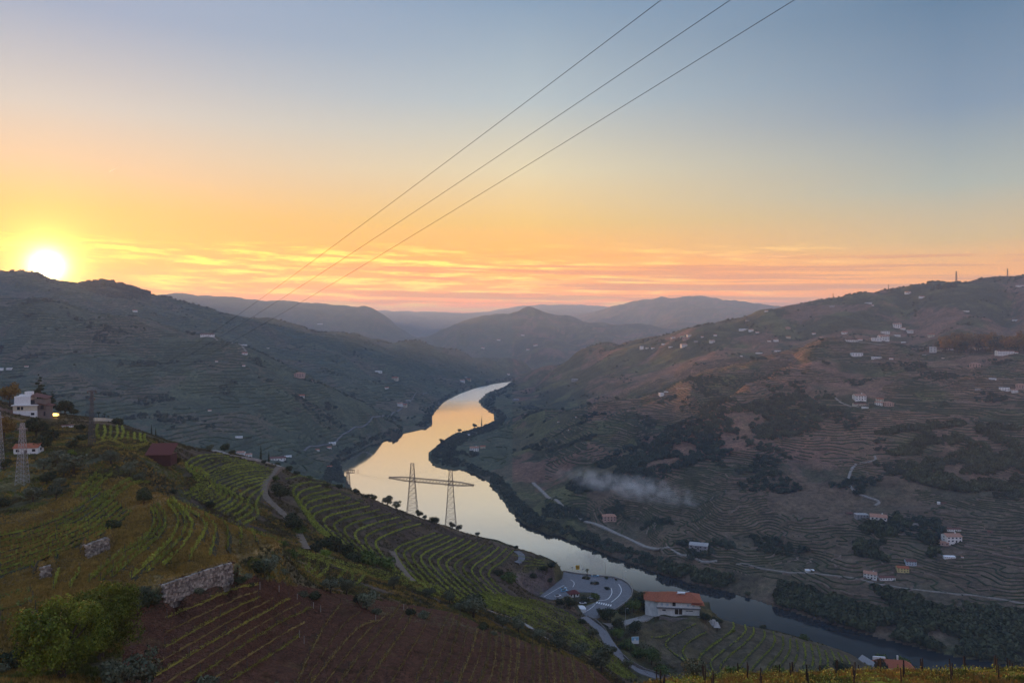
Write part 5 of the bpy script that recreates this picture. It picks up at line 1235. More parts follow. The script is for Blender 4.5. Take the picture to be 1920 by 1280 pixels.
def house_parts(root, w, d, h, wall, roof, kind='gable', rh=None, over=.4, floors=1, nw=3, door=True, x0=0, y0=0, z0=0, gl=None, chim=False, sidewin=True, gutter=True):
    """front faces -y. root may be an Empty; parts are added to it"""
    rh = rh if rh is not None else w*.0+min(w, d)*.24
    b = MB(); b.box(x0-w/2, x0+w/2, y0-d/2, y0+d/2, z0-2.5, z0+h)
    if kind == 'gable': b.poly([(x0-w/2,y0-d/2,z0+h),(x0-w/2,y0+d/2,z0+h),(x0-w/2,y0,z0+h+rh*.98),(x0+w/2,y0-d/2,z0+h),(x0+w/2,y0+d/2,z0+h),(x0+w/2,y0,z0+h+rh*.98)], [(0,2,1),(3,4,5)])
    b.build('wall', wall, root)
    r = MB(); e = over; t = .18
    X0, X1, Y0, Y1, Z = x0-w/2-e, x0+w/2+e, y0-d/2-e, y0+d/2+e, z0+h-e*rh/(d/2)*.9+.02
    if kind == 'gable':
        r.poly([(X0,Y0,Z),(X1,Y0,Z),(X1,y0,z0+h+rh),(X0,y0,z0+h+rh),(X0,Y1,Z),(X1,Y1,Z)], [(0,1,2,3),(3,2,5,4)])
        r.poly([(X0,Y0,Z+t),(X1,Y0,Z+t),(X1,y0,z0+h+rh+t),(X0,y0,z0+h+rh+t),(X0,Y1,Z+t),(X1,Y1,Z+t)], [(0,1,2,3),(3,2,5,4)])
        r.poly([(X0,Y0,Z),(X1,Y0,Z),(X1,Y0,Z+t),(X0,Y0,Z+t)], [(0,1,2,3)]); r.poly([(X0,Y0,Z),(X0,y0,z0+h+rh),(X0,y0,z0+h+rh+t),(X0,Y0,Z+t)], [(0,1,2,3)]); r.poly([(X1,Y0,Z),(X1,y0,z0+h+rh),(X1,y0,z0+h+rh+t),(X1,Y0,Z+t)], [(0,3,2,1)])
    elif kind == 'hip':
        q = max(0.01, (w-d)/2); P = [(X0,Y0,Z),(X1,Y0,Z),(X1,Y1,Z),(X0,Y1,Z),(x0-q,y0,z0+h+rh),(x0+q,y0,z0+h+rh)]
        r.poly(P, [(0,1,5,4),(1,2,5),(2,3,4,5),(3,0,4)]); r.box(X0+.02,X1-.02,Y0+.02,Y1-.02,Z-.18,Z-.005)
    elif kind == 'shed':
        r.poly([(X0,Y0,z0+h-.1),(X1,Y0,z0+h-.1),(X1,Y1,z0+h+rh),(X0,Y1,z0+h+rh)], [(0,1,2,3)]); r.poly([(X0,Y0,z0+h+.12),(X1,Y0,z0+h+.12),(X1,Y1,z0+h+rh+.2),(X0,Y1,z0+h+rh+.2),(X0,Y0,z0+h-.1),(X1,Y0,z0+h-.1),(X1,Y1,z0+h+rh),(X0,Y1,z0+h+rh)], [(0,1,2,3),(0,4,5,1),(1,5,6,2),(3,7,4,0)])
    else: r.box(X0+e*.6, X1-e*.6, Y0+e*.6, Y1-e*.6, z0+h+.003, z0+h+.35)
    ro = r.build('roof', roof, root)
    if chim: c = MB(); c.box(x0+w*.2,x0+w*.2+.7,y0-.35,y0+.35,z0+h-.2,z0+h+rh+1.0); c.build('chimney', wall, ro)
    fh = h/floors; gm = win_mesh(gl or glass); ww = min(1.2, w/nw*.45) if nw else 1
    for fl in range(floors):
        for k in range(nw):
            if door and fl == 0 and k == nw//2: continue
            o = obj('window', gm, root); o.location = (x0-w/2+w*(k+.5)/nw, y0-d/2-.03, z0+fl*fh+fh*.35); o.scale = (ww, 1, fh*.42)
        if sidewin:
            for s in (-1,1):
                o = obj('window', gm, root); o.location = (x0+s*(w/2+.03), y0, z0+fl*fh+fh*.35); o.rotation_euler = (0,0,math.pi/2); o.scale = (ww, 1, fh*.42)
    if door: o = obj('door', DOOR, root); o.location = (x0-w/2+w*(nw//2+.5)/max(nw,1), y0-d/2-.03, z0)
_d = MB(); _d.box(-.55,.55,-.07,.05,0,2.1); DOOR = _d.mesh('door', doorm)
HP = {
 'white': dict(w=11,d=8,h=5.6,wall=W_white,roof=R_pale,floors=2,nw=4,chim=True), 'whiteb': dict(w=9,d=7,h=3.2,wall=W_white,roof=R_tile,floors=1,nw=3), 'cream': dict(w=11,d=8,h=5.4,wall=W_cream,roof=R_tile,floors=2,nw=4),
 'long': dict(w=20,d=7,h=3.4,wall=W_white,roof=R_white,kind='shed',rh=.8,floors=1,nw=6), 'longtile': dict(w=20,d=8,h=3.6,wall=W_white,roof=R_dark,floors=1,nw=6), 'tower': dict(w=9,d=8,h=8,wall=W_white,roof=R_white,kind='flat',floors=3,nw=2),
 'tan': dict(w=12,d=9,h=5.2,wall=W_pink,roof=R_pale,kind='hip',floors=2,nw=4), 'yellow': dict(w=12,d=8,h=5.6,wall=W_yellow,roof=R_tile,floors=2,nw=4), 'grey': dict(w=14,d=9,h=5.4,wall=W_grey,roof=R_grey,kind='flat',floors=2,nw=4),
 'shed': dict(w=8,d=6,h=2.6,wall=W_stone,roof=R_dark,floors=1,nw=1,door=True), 'row': dict(w=34,d=10,h=9.5,wall=W_white,roof=R_dark,floors=3,nw=11,door=False), 'blue': dict(w=13,d=9,h=6,wall=W_blue,roof=R_dark,floors=2,nw=4),
 'flat': dict(w=16,d=9,h=5.2,wall=W_white,roof=R_white,kind='flat',floors=2,nw=4), 'pinklow': dict(w=20,d=8,h=4.6,wall=W_pink,roof=R_pale,kind='flat',floors=1,nw=4,door=False), 'redlong': dict(w=24,d=9,h=4.6,wall=W_cream,roof=R_red,floors=1,nw=7),
}
HMADE = {}
def house(kind, u, v, wpx, label, ymin=600, ymax=5000, rz=None, group=None, at_=None, name='house'):
    p = at_ or hit(u, v, ymin, ymax); k = dict(HP[kind])
    key = kind+('_small' if wpx < 9 else '')
    if wpx < 9: k['nw'] = 0; k['sidewin'] = False; k['door'] = False; k['floors'] = 1
    if key not in HMADE:
        root = empty(name, p); house_parts(root, **k); HMADE[key] = root
    else:
        root = copy_tree(HMADE[key]); root.name = name
    s = wpx*p.y/F/k['w']; root.location = p; root.scale = (s, s, s*.78); face = math.atan2(-p.x, p.y)
    root.rotation_euler = (0, 0, (face*.6 + (rt.uniform(-.35,.35) if rz is None else rz)))
    for q in ('group',):
        if q in root: del root[q]
    tag(root, label, 'house', group); return root
HT = [
 ('tower',1203,654,7,'square white house, leftmost of the ridge village on the right slope'), ('whiteb',1213,653,5,'small white house right beside the leftmost square one'), ('whiteb',1224,653,6,'third little white house from the left of the ridge village'),
 ('long',1245,646,9,'long pale house above the first three of the ridge village'), ('long',1258,651,9,'long pale house left of the big white one of the ridge village'), ('white',1282,650,11,'largest white house at the lower edge of the ridge village'),
 ('long',1263,634,10,'pale house at the upper left of the ridge village'), ('cream',1279,632,8,'cream house on the crest of the ridge village'), ('white',1292,631,8,'bright white house on the crest of the ridge village'),
 ('tan',1286,637,12,'tan house with orange roof in the middle of the ridge village'), ('grey',1305,641,7,'dull grey house right of the big white one'), ('whiteb',1317,632,5,'small pale house on the crest right of the village'),
 ('white',1335,642,9,'white house at the right edge of the ridge village'), ('whiteb',1341,629,6,'pale cottage highest right of the ridge village'),
 ('long',1394,619,16,'long low white building high on the mauve slope'), ('white',1408,621,8,'white house at the right end of the long low one'), ('whiteb',1420,624,6,'cottage just below the long low building'),
 ('whiteb',1437,584,6,'little pale house right on the skyline'), ('tan',1477,616,8,'pinkish house alone on the upper slope'), ('whiteb',1442,640,6,'left cottage of three on the middle slope'), ('white',1455,640,8,'centre house of three on the middle slope'), ('cream',1478,634,8,'right house of three on the middle slope, cream coloured'),
 ('long',1388,668,8,'low white shed left of the round crest tree'), ('long',1423,663,12,'long white barn right of the round crest tree'), ('long',1458,659,11,'white barn on the crest of the near spur'), ('grey',1401,602,6,'dull house just under the skyline'),
 ('tower',1240,742,8,'lone square white house on the end of the spur'), ('long',1249,735,8,'small white annexe behind the lone square house'), ('shed',1227,743,6,'pinkish hut left of the lone square house'),
 ('grey',1560,575,8,'faint grey house high on the right hill'), ('long',1628,569,12,'white house high on the right hill, left of its hut'), ('whiteb',1636,573,4,'tiny hut under the white house high on the right hill'), ('whiteb',1702,550,9,'white house just below the skyline shrubs'), ('whiteb',1728,558,8,'white cottage below the summit wood'),
 ('long',1811,584,11,'isolated long white house on the plain upper slope'), ('long',1913,537,14,'white house at the right frame edge below the skyline'), ('long',1905,601,12,'white house at the right edge above the brown wood'),
 ('white',1682,613,14,'white houses uppermost behind the plateau village'), ('whiteb',1693,617,8,'small house right below the uppermost of the plateau village'), ('white',1706,623,10,'white house right of centre above the plateau road'), ('long',1681,630,13,'long white house just above the plateau road'), ('cream',1746,631,11,'pale house behind the yellow and red farm'),
 ('whiteb',1583,625,9,'pale cottage left above the plateau road'), ('whiteb',1526,626,6,'pale cottage near the round corner tree'), ('cream',1540,634,6,'cream hut left of the plateau village'), ('longtile',1596,640,22,'long red roofed building at the left end of the plateau village'), ('whiteb',1612,638,8,'white house at the right end of the long red roofed one'),
 ('flat',1643,638,17,'big white block, left half of the plateau chapel group'), ('white',1656,637,17,'big white house, right half of the plateau chapel group'), ('flat',1660,625,15,'white flat roofed building behind the plateau chapel group'), ('long',1694,642,8,'low white wall house by the plateau road'),
 ('flat',1606,667,20,'modern white flat roofed house below the plateau edge'), ('long',1643,672,17,'long white house with a mast beside it'), ('whiteb',1671,673,7,'small white house right of a dark tree below the plateau'),
 ('tower',1750,659,12,'tall white farmhouse with cream gable at the end of the plateau'), ('redlong',1766,657,20,'long dark red roofed barn joined to the tall farmhouse'), ('whiteb',1783,656,9,'small white building right of the red roofed barn'), ('grey',1833,656,9,'grey house inside the brown wood'),
 ('row',1884,665,32,'long white terrace building with rows of windows before the brown wood'), ('whiteb',1905,662,6,'white hut right of the long terrace building'), ('tan',1828,688,18,'pinkish tan hipped house alone on the dark slope'), ('whiteb',1768,672,4,'tiny white hut on the dark slope'), ('long',1733,666,7,'pale hut below the tall farmhouse'),
 ('long',1861,711,12,'white shed roof tilted on the slope at right'), ('flat',1883,731,17,'white flat house left in the hamlet at the right edge'), ('white',1901,735,11,'white house in the middle of the hamlet at the right edge'), ('tan',1914,727,17,'pale tiled house at the right end of the right edge hamlet'), ('grey',1833,731,8,'grey hut left of the right edge hamlet'), ('shed',1853,729,6,'stone hut left of the right edge hamlet'),
 ('white',1611,749,20,'white farmhouse with dark windows, upper left of the hillside farm'), ('redlong',1611,760,23,'low red roofed wing under the white farmhouse'), ('long',1622,765,12,'small white shed below the red roofed wing'), ('cream',1649,752,12,'pale house upper right of the hillside farm'), ('white',1648,759,13,'white house right in the hillside farm'), ('tan',1665,760,17,'tan tiled house at the right end of the hillside farm'),
 ('white',1647,978,28,'two storey white villa with dark red roof among terraces'), ('grey',1615,970,22,'grey flat roofed shed left of the red roofed villa'), ('shed',1592,964,11,'small red roofed hut left of the grey shed'), ('tower',1760,944,5,'narrow white ruin wall on the brown terraces'), ('shed',1769,944,8,'broken white hut right of the narrow ruin'),
 ('longtile',1787,994,24,'dark roofed white house uppermost of the right farm group'), ('white',1784,1014,28,'big white farmhouse with small windows'), ('pinklow',1762,1020,29,'low pinkish flat building below the big white farmhouse'), ('long',1780,1045,20,'low white house under the farm lane'), ('whiteb',1804,1044,5,'white hut right of the low house under the lane'), ('whiteb',1753,1043,5,'white hut left of the low house under the lane'),
 ('blue',1707,1057,18,'pale blue house at the top of the yellow one'), ('yellow',1692,1070,20,'yellow house with orange roof near the railway'), ('white',1632,1082,22,'white house with large roof at the left of the riverside hamlet'), ('longtile',1661,1085,30,'long white house with tiled roof in the riverside hamlet'), ('shed',1600,1062,5,'tiny pale hut left of the riverside hamlet'), ('shed',1856,998,9,'small dark hut alone on the brown terraces'), ('grey',1877,1189,12,'grey shed low in the riverside wood at right'),
 ('tan',1142,974,24,'pink farm building alone by the bank road'), ('grey',1310,1030,34,'grey unfinished house above the right bank'), ('long',1518,1070,16,'white greenhouse beside the railway line'), ('white',889,845,16,'white house on the wooded peninsula, left'), ('cream',905,840,10,'pale house on the wooded peninsula, right'), ('long',877,816,12,'white boathouse near the peninsula shore'),
 ('whiteb',1047,791,4,'tiny white hut on the shaded slope, left'), ('whiteb',1067,806,4,'tiny white hut on the shaded slope, lower'), ('whiteb',1081,782,4,'tiny white hut on the shaded slope, upper'), ('shed',1415,858,8,'right roofless ruin on the middle terraces'), ('shed',1386,853,7,'left roofless ruin on the middle terraces'), ('grey',967,751,10,'grey house near the bend of the upper reach'), ('grey',1078,714,12,'dim grey house on the blue slope'),
 ('longtile',389,630,24,'long low roof on the crest of the left spur'), ('long',456,648,13,'white house on the crest of the left spur'), ('whiteb',459,664,9,'white cottage below the one on the left spur'), ('tan',562,706,18,'tan house on the nose of the left spur'), ('whiteb',586,713,4,'tiny cottage right of the tan house'), ('whiteb',565,744,11,'white house alone on the blue left slope'), ('whiteb',393,770,6,'small white hut low on the left slope'),
 ('whiteb',406,678,5,'tiny hut high on the left slope'), ('whiteb',457,686,5,'tiny hut under the left spur houses'), ('long',708,698,16,'pale buildings on the dark slope above the upper reach'), ('cream',741,712,11,'pale house right on the dark slope above the upper reach'), ('whiteb',725,728,7,'small house low on the dark slope'), ('long',621,832,17,'long white roof above the left bank'), ('whiteb',617,840,8,'small white building under the long white roof'), ('whiteb',595,844,7,'white hut left of the long white roof'),
 ('long',448,820,13,'faint long building on the left slope above the town'), ('longtile',502,653,6,'small roof behind the left spur'), ('whiteb',253,584,8,'pale house high on the hill right of the sun'), ('long',600,608,9,'pale house on the far left skyline'), ('cream',758,762,10,'pale house in the village by the left road'), ('white',750,760,10,'white house in the village by the left road'), ('grey',765,752,8,'grey house at the top of the left road village'),
 ('white',867,716,9,'left house of the village above the river bend'), ('cream',878,714,9,'right house of the village above the river bend'), ('grey',872,709,8,'upper house of the village above the river bend'), ('whiteb',953,702,5,'tiny house where the river vanishes'),
 ('whiteb',935,638,6,'left faint house on the hazy far hill'), ('whiteb',980,629,6,'upper faint house on the hazy far hill'), ('whiteb',990,656,6,'lower faint house on the hazy far hill'), ('whiteb',1004,648,7,'right faint house on the hazy far hill'), ('whiteb',905,653,6,'leftmost faint house on the hazy far hill'),
 ('tower',3,694,6,'narrow white block at the left edge in the hazy slope'), ('flat',18,692,10,'white blocks behind the rust coloured tree'), ('whiteb',50,688,6,'pale cottage right of the hazy white blocks'),
 ('longtile',442,856,16,'pinkish long roof in the town behind the brow, left'), ('white',452,853,14,'white house in the town behind the brow'), ('white',466,856,12,'right white house in the town behind the brow'), ('longtile',520,862,30,'large grey pink warehouse roof behind the brow'), ('long',540,856,13,'white shed right of the warehouse'), ('cream',618,877,9,'pale floodlit house near the left bank'),
]
for k, u, v, w_, lab in HT:
    ylo, yhi = 640, 8500
    if v > 845 and u < 700: ylo = 640
    house(k, u, v, w_, lab, ylo, yhi)
# one lit lamp at the floodlit house
# --- riverside house with terracotta hip roof
W_dgrey = wm_('dark slab grey', (.16,.16,.17))  # darker grey for the terrace slab
rh_ = empty('riverside_house', pp(1272,1151,107.2), -.12, .9); rh_.scale.z = 1.08; S_ = 32/32.0
def part(name, mb, mat, root): return mb.build(name, mat, root)
m = MB(); m.box(-15,15,0,16,-3,3.9); part('lower_wall', m, W_white, rh_)
m = MB(); m.box(-16,16,-1.6,17,3.7,4.35); part('terrace_slab', m, W_dgrey, rh_)
m = MB(); m.box(-15.2,15.2,-.2,16,4.35,8.0); part('upper_wall', m, W_white, rh_)
r = MB(); r.poly([(-17.5,-2,8.0),(17.5,-2,8.0),(17.5,18,8.0),(-17.5,18,8.0),(-7,8,11.6),(9,8,11.6)], [(0,1,5,4),(1,2,5),(2,3,4,5),(3,0,4)]); r.box(-17.4,17.4,-1.9,17.9,7.75,7.99); rf_ = part('roof', r, R_tile, rh_)
r = MB(); r.poly([(-25,4,7.0),(-14,-1,7.2),(-14,17,7.6),(-25,20,7.4),(-15,9,10.6),(-21,11,10.2)], [(0,1,4,5),(1,2,4),(2,3,5,4),(3,0,5)]); part('side_roof', r, R_tile, rh_)
m = MB(); m.poly([(-24,5,-3),(-14.9,1,-3),(-14.9,15,-3),(-24,18,-3),(-24,5,7.1),(-14.9,1,7.2),(-14.9,15,7.4),(-24,18,7.2)], [(0,1,5,4),(1,2,6,5),(2,3,7,6),(3,0,4,7)]); part('side_wall', m, W_white, rh_)
r = MB(); r.box(0,5.5,5,7.4,11.2,12.0); r.poly([(-1,3,11.75),(9,8.4,11.9),(9,9.2,11.9),(-1,3.8,11.75)], [(0,1,2,3)]); r.build('skylight', R_white, rf_)
r = MB(); r.poly([(9,-2.4,6.9),(18.8,-2.4,6.6),(18.8,8,6.6),(9,8,6.9),(13,3,8.3)], [(0,1,4),(1,2,4),(2,3,4),(3,0,4)]); part('porch_roof', r, R_tile, rh_)
for x, z, w_, h_ in ((-3.2,4.6,2.2,3.2),(-10.5,1.9,2.4,.8),(8,2.1,5.0,.45)):
    o = obj('window', win_mesh(glass), rh_); o.location = (x, -.3 if z > 4 else -.06, z); o.scale = (w_,1,h_)
for x in (7,11,-8,-12):
    o = obj('window', win_mesh(W_blue), rh_); o.location = (x, -.26, 5.2); o.scale = (1.6,1,1.4)
dm = MB(); dm.box(-2.6,2.8,-.12,.1,0,3.4); part('garage_door', dm, doorm, rh_)
r = MB(); r.box(-16,16,-1.0,-.9,4.35,5.2); part('balustrade', r, W_white, rh_)
for x in (-15,-7.5,0.1,7.5,15):
    r = MB(); r.box(x-.15,x+.15,-.95,-.65,0,3.9); part('pillar', r, W_white, rh_)
tag(rh_, 'large white riverside house with terracotta hip roof and dark doorway', 'house')
w0 = wall_strip('stone_wall', [pp(1236,1158,106.5), pp(1256,1162,105.5), pp(1300,1163,105), pp(1322,1158,106)], 1.6, .8, stone, 4)
tag(obj('garden_wall', w0), 'rough stone wall below the white riverside house', 'wall')
# white rocks / tarpaulin heap
m = MB(); 
for k in range(7):
    a = rt.uniform(-3,3); b_ = rt.uniform(-2,2); c = rt.uniform(1.6,3.0); m.poly([(a-c,b_-1,-1),(a+c,b_-1.4,-1),(a+c*.7,b_+1.6,-1),(a-c*.8,b_+1.3,-1),(a-c*.3,b_-.3,c*1.3),(a+c*.4,b_+.3,c*1.1)], [(0,1,5,4),(1,2,5),(2,3,4,5),(3,0,4)])
o = m.build('white_rocks', material('pale quartz rock', (.55,.54,.52), .9, noise=(.8,.6,1.2), bump=(.5,.2))); o.location = hit(1334,1170,430,560); tag(o, 'pale angular rocks beside the dark hedge right of the riverside house', 'rocks')
# --- riverside farm at lower right
fb = empty('riverside_farm', hit(1668,1256,440,640), -.15); sc = fb.location.y/F; fb.scale = (sc,sc,sc)
house_parts(fb, 66, 26, 12, W_cream, R_tile, kind='hip', rh=9, nw=5, floors=1, x0=6, y0=0, over=2)
r = MB(); r.poly([(-56,8,12),(-44,16,20),(-24,-4,13),(-36,-14,4)], [(0,1,2,3)]); r.poly([(-56,8,-8),(-44,16,-8),(-24,-4,-8),(-36,-14,-8),(-56,8,11.7),(-44,16,19.7),(-24,-4,12.7),(-36,-14,3.7)], [(0,1,5,4),(1,2,6,5),(2,3,7,6),(3,0,4,7)]); r.build('side_shed', W_grey, fb)
r = MB(); r.box(-26,-4,10,13,14,20); r.build('ridge_wall', W_white, fb); r = MB(); r.box(14,16.5,3,5.5,16,27); r.build('chimney', W_white, fb)
tag(fb, 'low farm with dark red roofs and grey shed by the river at lower right', 'house')
# --- white villa at the left edge
vl = empty('white_villa', hit(44,778,330,460), .15); sc = vl.location.y/F; vl.scale = (sc,sc,sc)     # one unit is one survey pixel wide here
m = MB(); m.box(-16,12,0,24,19,35); m.box(-10,-2+2,6,14,35.01,38); m.build('upper_wall', W_white, vl)
m = MB(); m.box(0,12,4,14,35.02,43.5); m.build('tower_wall', W_white, vl)
m = MB(); m.box(-18,24,-1,24,8,18.8); m.build('middle_wall', W_cream, vl); m = MB(); m.box(-17,24,-2.5,22,-14,7.8); m.build('lower_wall', W_white, vl); m = MB(); m.box(-20,26,-3.5,24,17.6,19.2); m.build('balcony', W_white, vl)
m = MB(); m.poly([(12,0,36),(40,4,30),(40,24,33),(12,24,40)], [(0,1,2,3)]); m.poly([(24,-2,22),(50,0,16),(50,14,18),(24,14,25)], [(0,1,2,3)]); m.poly([(12,0,35.4),(40,4,29.4),(40,24,32.4),(12,24,39.4),(24,-2,21.4),(50,0,15.4),(50,14,17.4),(24,14,24.4)], [(3,2,1,0),(7,6,5,4)]); m.build('roof', R_dark, vl)
m = MB(); m.box(12.1,38,1,22,8,29); m.box(24.2,46,1,12,-8,16); m.build('wing_wall', W_stone, vl)
for x, y, z, w_, h_ in ((14.5,.9,21,9,7),(17,-2.6,0,6,4.5),(-8,-1.1,10,5,6),(-2,-1.1,10,4,6),(32,.9,11,5,7),(36,.9,-2,3,8)):
    o = obj('window', win_mesh(glass), vl); o.location = (x,y,z); o.scale = (w_,3,h_)
tag(vl, 'stacked white modernist villa at the left edge under the conifers', 'house')
lc = empty('lit_canopy', hit(96,782,300,420)); sc = lc.location.y/F; lc.scale = (sc,sc,sc)
m = MB(); m.box(-12,-6.5,0,4,3,7.5); m.build('small_lamp_panel', lamp_y, lc); m = MB(); m.box(-4,12,0,4,2.5,7.5); m.build('lamp_panel', lamp_y, lc); m = MB(); m.box(-14,14,-1,8,7.6,8.6); m.build('canopy_roof', W_dark, lc)
for x in (-13,-5.2,12.6): m = MB(); m.box(x-.4,x+.4,0,1,-3,7.6); m.build('post', W_dark, lc)
tag(lc, 'terrace canopy glowing yellow under the villa', 'canopy')
house('longtile',126,800,20,'small white farmhouse with salmon roof below the glowing canopy',270,400, rz=.25)
house('whiteb',54,848,40,'white cottage with pinkish roof behind the lattice pylon',210,330, rz=-.1)
# terrace garden wall
tag(obj('garden_wall', wall_strip('garden_wall', px([(175,789),(190,789),(205,790),(218,793)], 330, 420), 1.6, .5, W_cream, 1)), 'pale garden wall under the two palms', 'wall')
# --- red brown hut
ht = empty('red_brown_hut', hit(303,868,215,330), .05); sc = ht.location.y/F; ht.scale = (sc,sc,sc)
house_parts(ht, 45, 30, 18, W_dark, R_red, kind='shed', rh=17, nw=2, floors=1, over=2, sidewin=False)
tag(ht, 'dark red brown hut with a plain sloping roof above the winding rows', 'hut')
# --- kiosk, tent, cars, signs on the yard
def carat(u, v, L, label, body, name='parked_car', rz=0.0):
    r = empty(name, pp(u, v, PZ+.4), rz); b = MB(); l = L/2
    b.poly([(-l,-.85,.35),(l,-.85,.35),(l,.85,.35),(-l,.85,.35),(-l,-.85,.95),(l,-.85,.85),(l,.85,.85),(-l,.85,.95)], [(0,3,2,1),(4,5,6,7),(0,1,5,4),(1,2,6,5),(2,3,7,6),(3,0,4,7)]); b.build('body', body, r)
    c = MB(); c.poly([(-l*.8,-.8,.93),(l*.45,-.8,.9),(l*.45,.8,.9),(-l*.8,.8,.93),(-l*.6,-.65,1.5),(l*.15,-.65,1.5),(l*.15,.65,1.5),(-l*.6,.65,1.5)], [(4,5,6,7),(0,1,5,4),(1,2,6,5),(2,3,7,6),(3,0,4,7)]); c.build('cabin', glass, r)
    for sx in (-.62,.6):
        for sy in (-.86,.86):
            w = MB(); w.bar((l*sx, sy-.1, .34), (l*sx, sy+.1, .34), .34, n=10); w.build('wheel', doorm, r)
    tag(r, label, 'car'); return r
carbl = material('light blue paint', (.25,.50,.68), .35, spec=.5); carw = material('white paint', (.75,.76,.78), .35, spec=.5); cars = material('silver paint', (.5,.52,.55), .35, spec=.5)
carat(1058,1108,5.2,'light blue car on the road left of the kiosk', carbl, rz=.5); carat(1056,1104,5.0,'pale turquoise van behind the light blue car', carbl, 'parked_van', rz=.6); carat(1046,1118,4.6,'white car driving past the vineyard foot', carw, rz=.5); carat(1093,1131,4.6,'white car parked behind the tent', carw, rz=.1)
carat(1107,1122,4.2,'pale car beside the green shrub island', cars, rz=.1); carat(1116,1080,5.5,'pale blue van parked at the viewpoint railing', carbl, 'parked_van', rz=0)
kk = empty('kiosk', pp(1075,1117,PZ+.35), .25); house_parts(kk, 7, 5, 2.9, W_white, R_red, kind='hip', rh=1.7, nw=3, over=.7, sidewin=False); tag(kk, 'small white kiosk with red hip roof on the yard', 'kiosk')
tn = empty('white_tent', pp(1088,1145,PZ+.35), .1); m = MB(); m.poly([(-3.6,-2.8,2.2),(3.6,-2.8,2.2),(3.6,2.8,2.2),(-3.6,2.8,2.2),(-1.5,0,3.9),(1.5,0,3.9)], [(0,1,5,4),(1,2,5),(2,3,4,5),(3,0,4)]); m.build('canopy', R_white, tn)
m = MB(); m.box(-3.3,3.3,-2.5,2.5,0,2.19); m.build('side_wall', W_white, tn); tag(tn, 'white tent by the junction above the lower road', 'tent')
# planted islands
for pts, lab in (([(1060,1118),(1075,1112),(1105,1112),(1122,1117),(1118,1125),(1100,1130),(1070,1130)], 'planted island with lawn behind the kiosk'), ([(1092,1080),(1100,1078.5),(1108,1082),(1104,1086),(1095,1085)], 'small planted island with the palm'), ([(1106,1090),(1118,1089),(1124,1093),(1116,1096)], 'narrow planted bed in the middle of the yard'), ([(1132,1100),(1142,1100),(1145,1104),(1136,1105)], 'small planted bed by the lane line')):
    V_ = [pp(u, v, PZ+.5) for u, v in pts]; n = len(V_); me = bpy.data.meshes.new('planted_island'); me.from_pydata([tuple(p) for p in V_]+[(p.x,p.y,PZ) for p in V_], [], [tuple(range(n-1,-1,-1)) if (V_[1]-V_[0]).cross(V_[2]-V_[1]).z < 0 else tuple(range(n))]+[(i,(i+1)%n,n+(i+1)%n,n+i) for i in range(n)]); me.materials.append(bankmat); me.update()
    tag(obj('planted_island', me), lab, kind='structure')
for u, v, w_, lab in ((1094,1084,7,'shrub under the yard palm'),(1103,1085,7,'low shrub right of the yard palm'),(1110,1094,8,'shrub at the left of the narrow bed'),(1120,1094,8,'shrub at the right of the narrow bed'),(1138,1104,9,'shrub on the bed by the lane line'),(1137,1084,8,'dark hedge at the foot of the yard lamp'),(1155,1087,5,'dark little shrub at the railing bend')):
    tree('shrub', u, v, w_, lab, name='shrub', cat='shrub', at_=pp(u, v, PZ+.5))
steel = material('galvanised steel', (.42,.42,.43), .55, metallic=.3); dsteel = material('dark steel', (.10,.10,.11), .6, metallic=.2)
def lamp_post(u, v, hpx, label, base=None, m_=steel):
    p = base or pp(u, v); h = hpx*p.y/F; r = empty('street_lamp', p); a = MB(); a.bar((0,0,-.5),(0,0,h),.14,.08,6); a.build('pole', m_, r); b = MB(); b.bar((0,0,h),(1.3,-.2,h+.25),.05,n=5); b.build('arm', m_, r); c = MB(); c.box(.9,1.8,-.35,.05,h+.16,h+.3); c.build('lamp_head', m_, r); tag(r, label, 'lamp post')
lamp_post(1135,1081,26,'tall lamp post at the river edge of the yard', m_=dsteel); lamp_post(1170,1086,16,'thin lamp post at the bend of the parapet')
lamp_post(1173,1178,38,'pale lamp post standing in the bushes below the yard', hit(1173,1178,440,520)); lamp_post(1112,1100,14,'small lamp post in the middle of the yard')
sg = empty('road_sign', pp(1083,1076)); k = sg.location.y/F; a = MB(); a.bar((0,0,0),(0,0,9*k),.08,n=5); a.build('pole', dsteel, sg); a = MB(); a.box(-3.6*k,3.6*k,-.06,.06,9*k,17*k); a.build('sign_panel', material('yellow sign', (.55,.33,.02), .6), sg)
a = MB(); a.box(-1.9*k,1.9*k,-.12,-.07,11*k,15*k); a.build('emblem', material('sign ochre', (.33,.17,.02), .6), sg); tag(sg, 'square yellow sign standing against the river', 'sign')
for u, v, lab in ((1073,1075,'small round sign left of the yellow one'),(1093,1078,'small round sign right of the yellow one')):
    s_ = empty('round_sign', pp(u, v)); k = s_.location.y/F; a = MB(); a.bar((0,0,0),(0,0,11*k),.05,n=5); a.build('pole', dsteel, s_); a = MB(); a.bar((0,-.05,12*k),(0,.05,12*k),1.5*k,n=12); a.build('sign_disc', steel, s_); tag(s_, lab, 'sign')
bb = empty('billboard', hit(1191,1210,430,520), .1); k = bb.location.y/F
a = MB(); a.box(-7*k,7*k,-.15,.15,4*k,17*k); a.build('panel', carw, bb); a = MB(); a.box(-6.6*k,6.6*k,-.2,-.16,10.5*k,16.6*k); a.build('blue_print', carbl, bb); a = MB(); a.box(-2*k,1*k,-.24,-.21,9*k,14*k); a.build('figure_print', W_white, bb)
for x in (-5,5): a = MB(); a.box((x-.4)*k,(x+.4)*k,-.1,.1,-3*k,4*k); a.build('post', dsteel, bb)
tag(bb, 'blue and white billboard among the bushes beside the lower road', 'billboard')
rs = material('faded red cloth', (.35,.05,.05), .8)
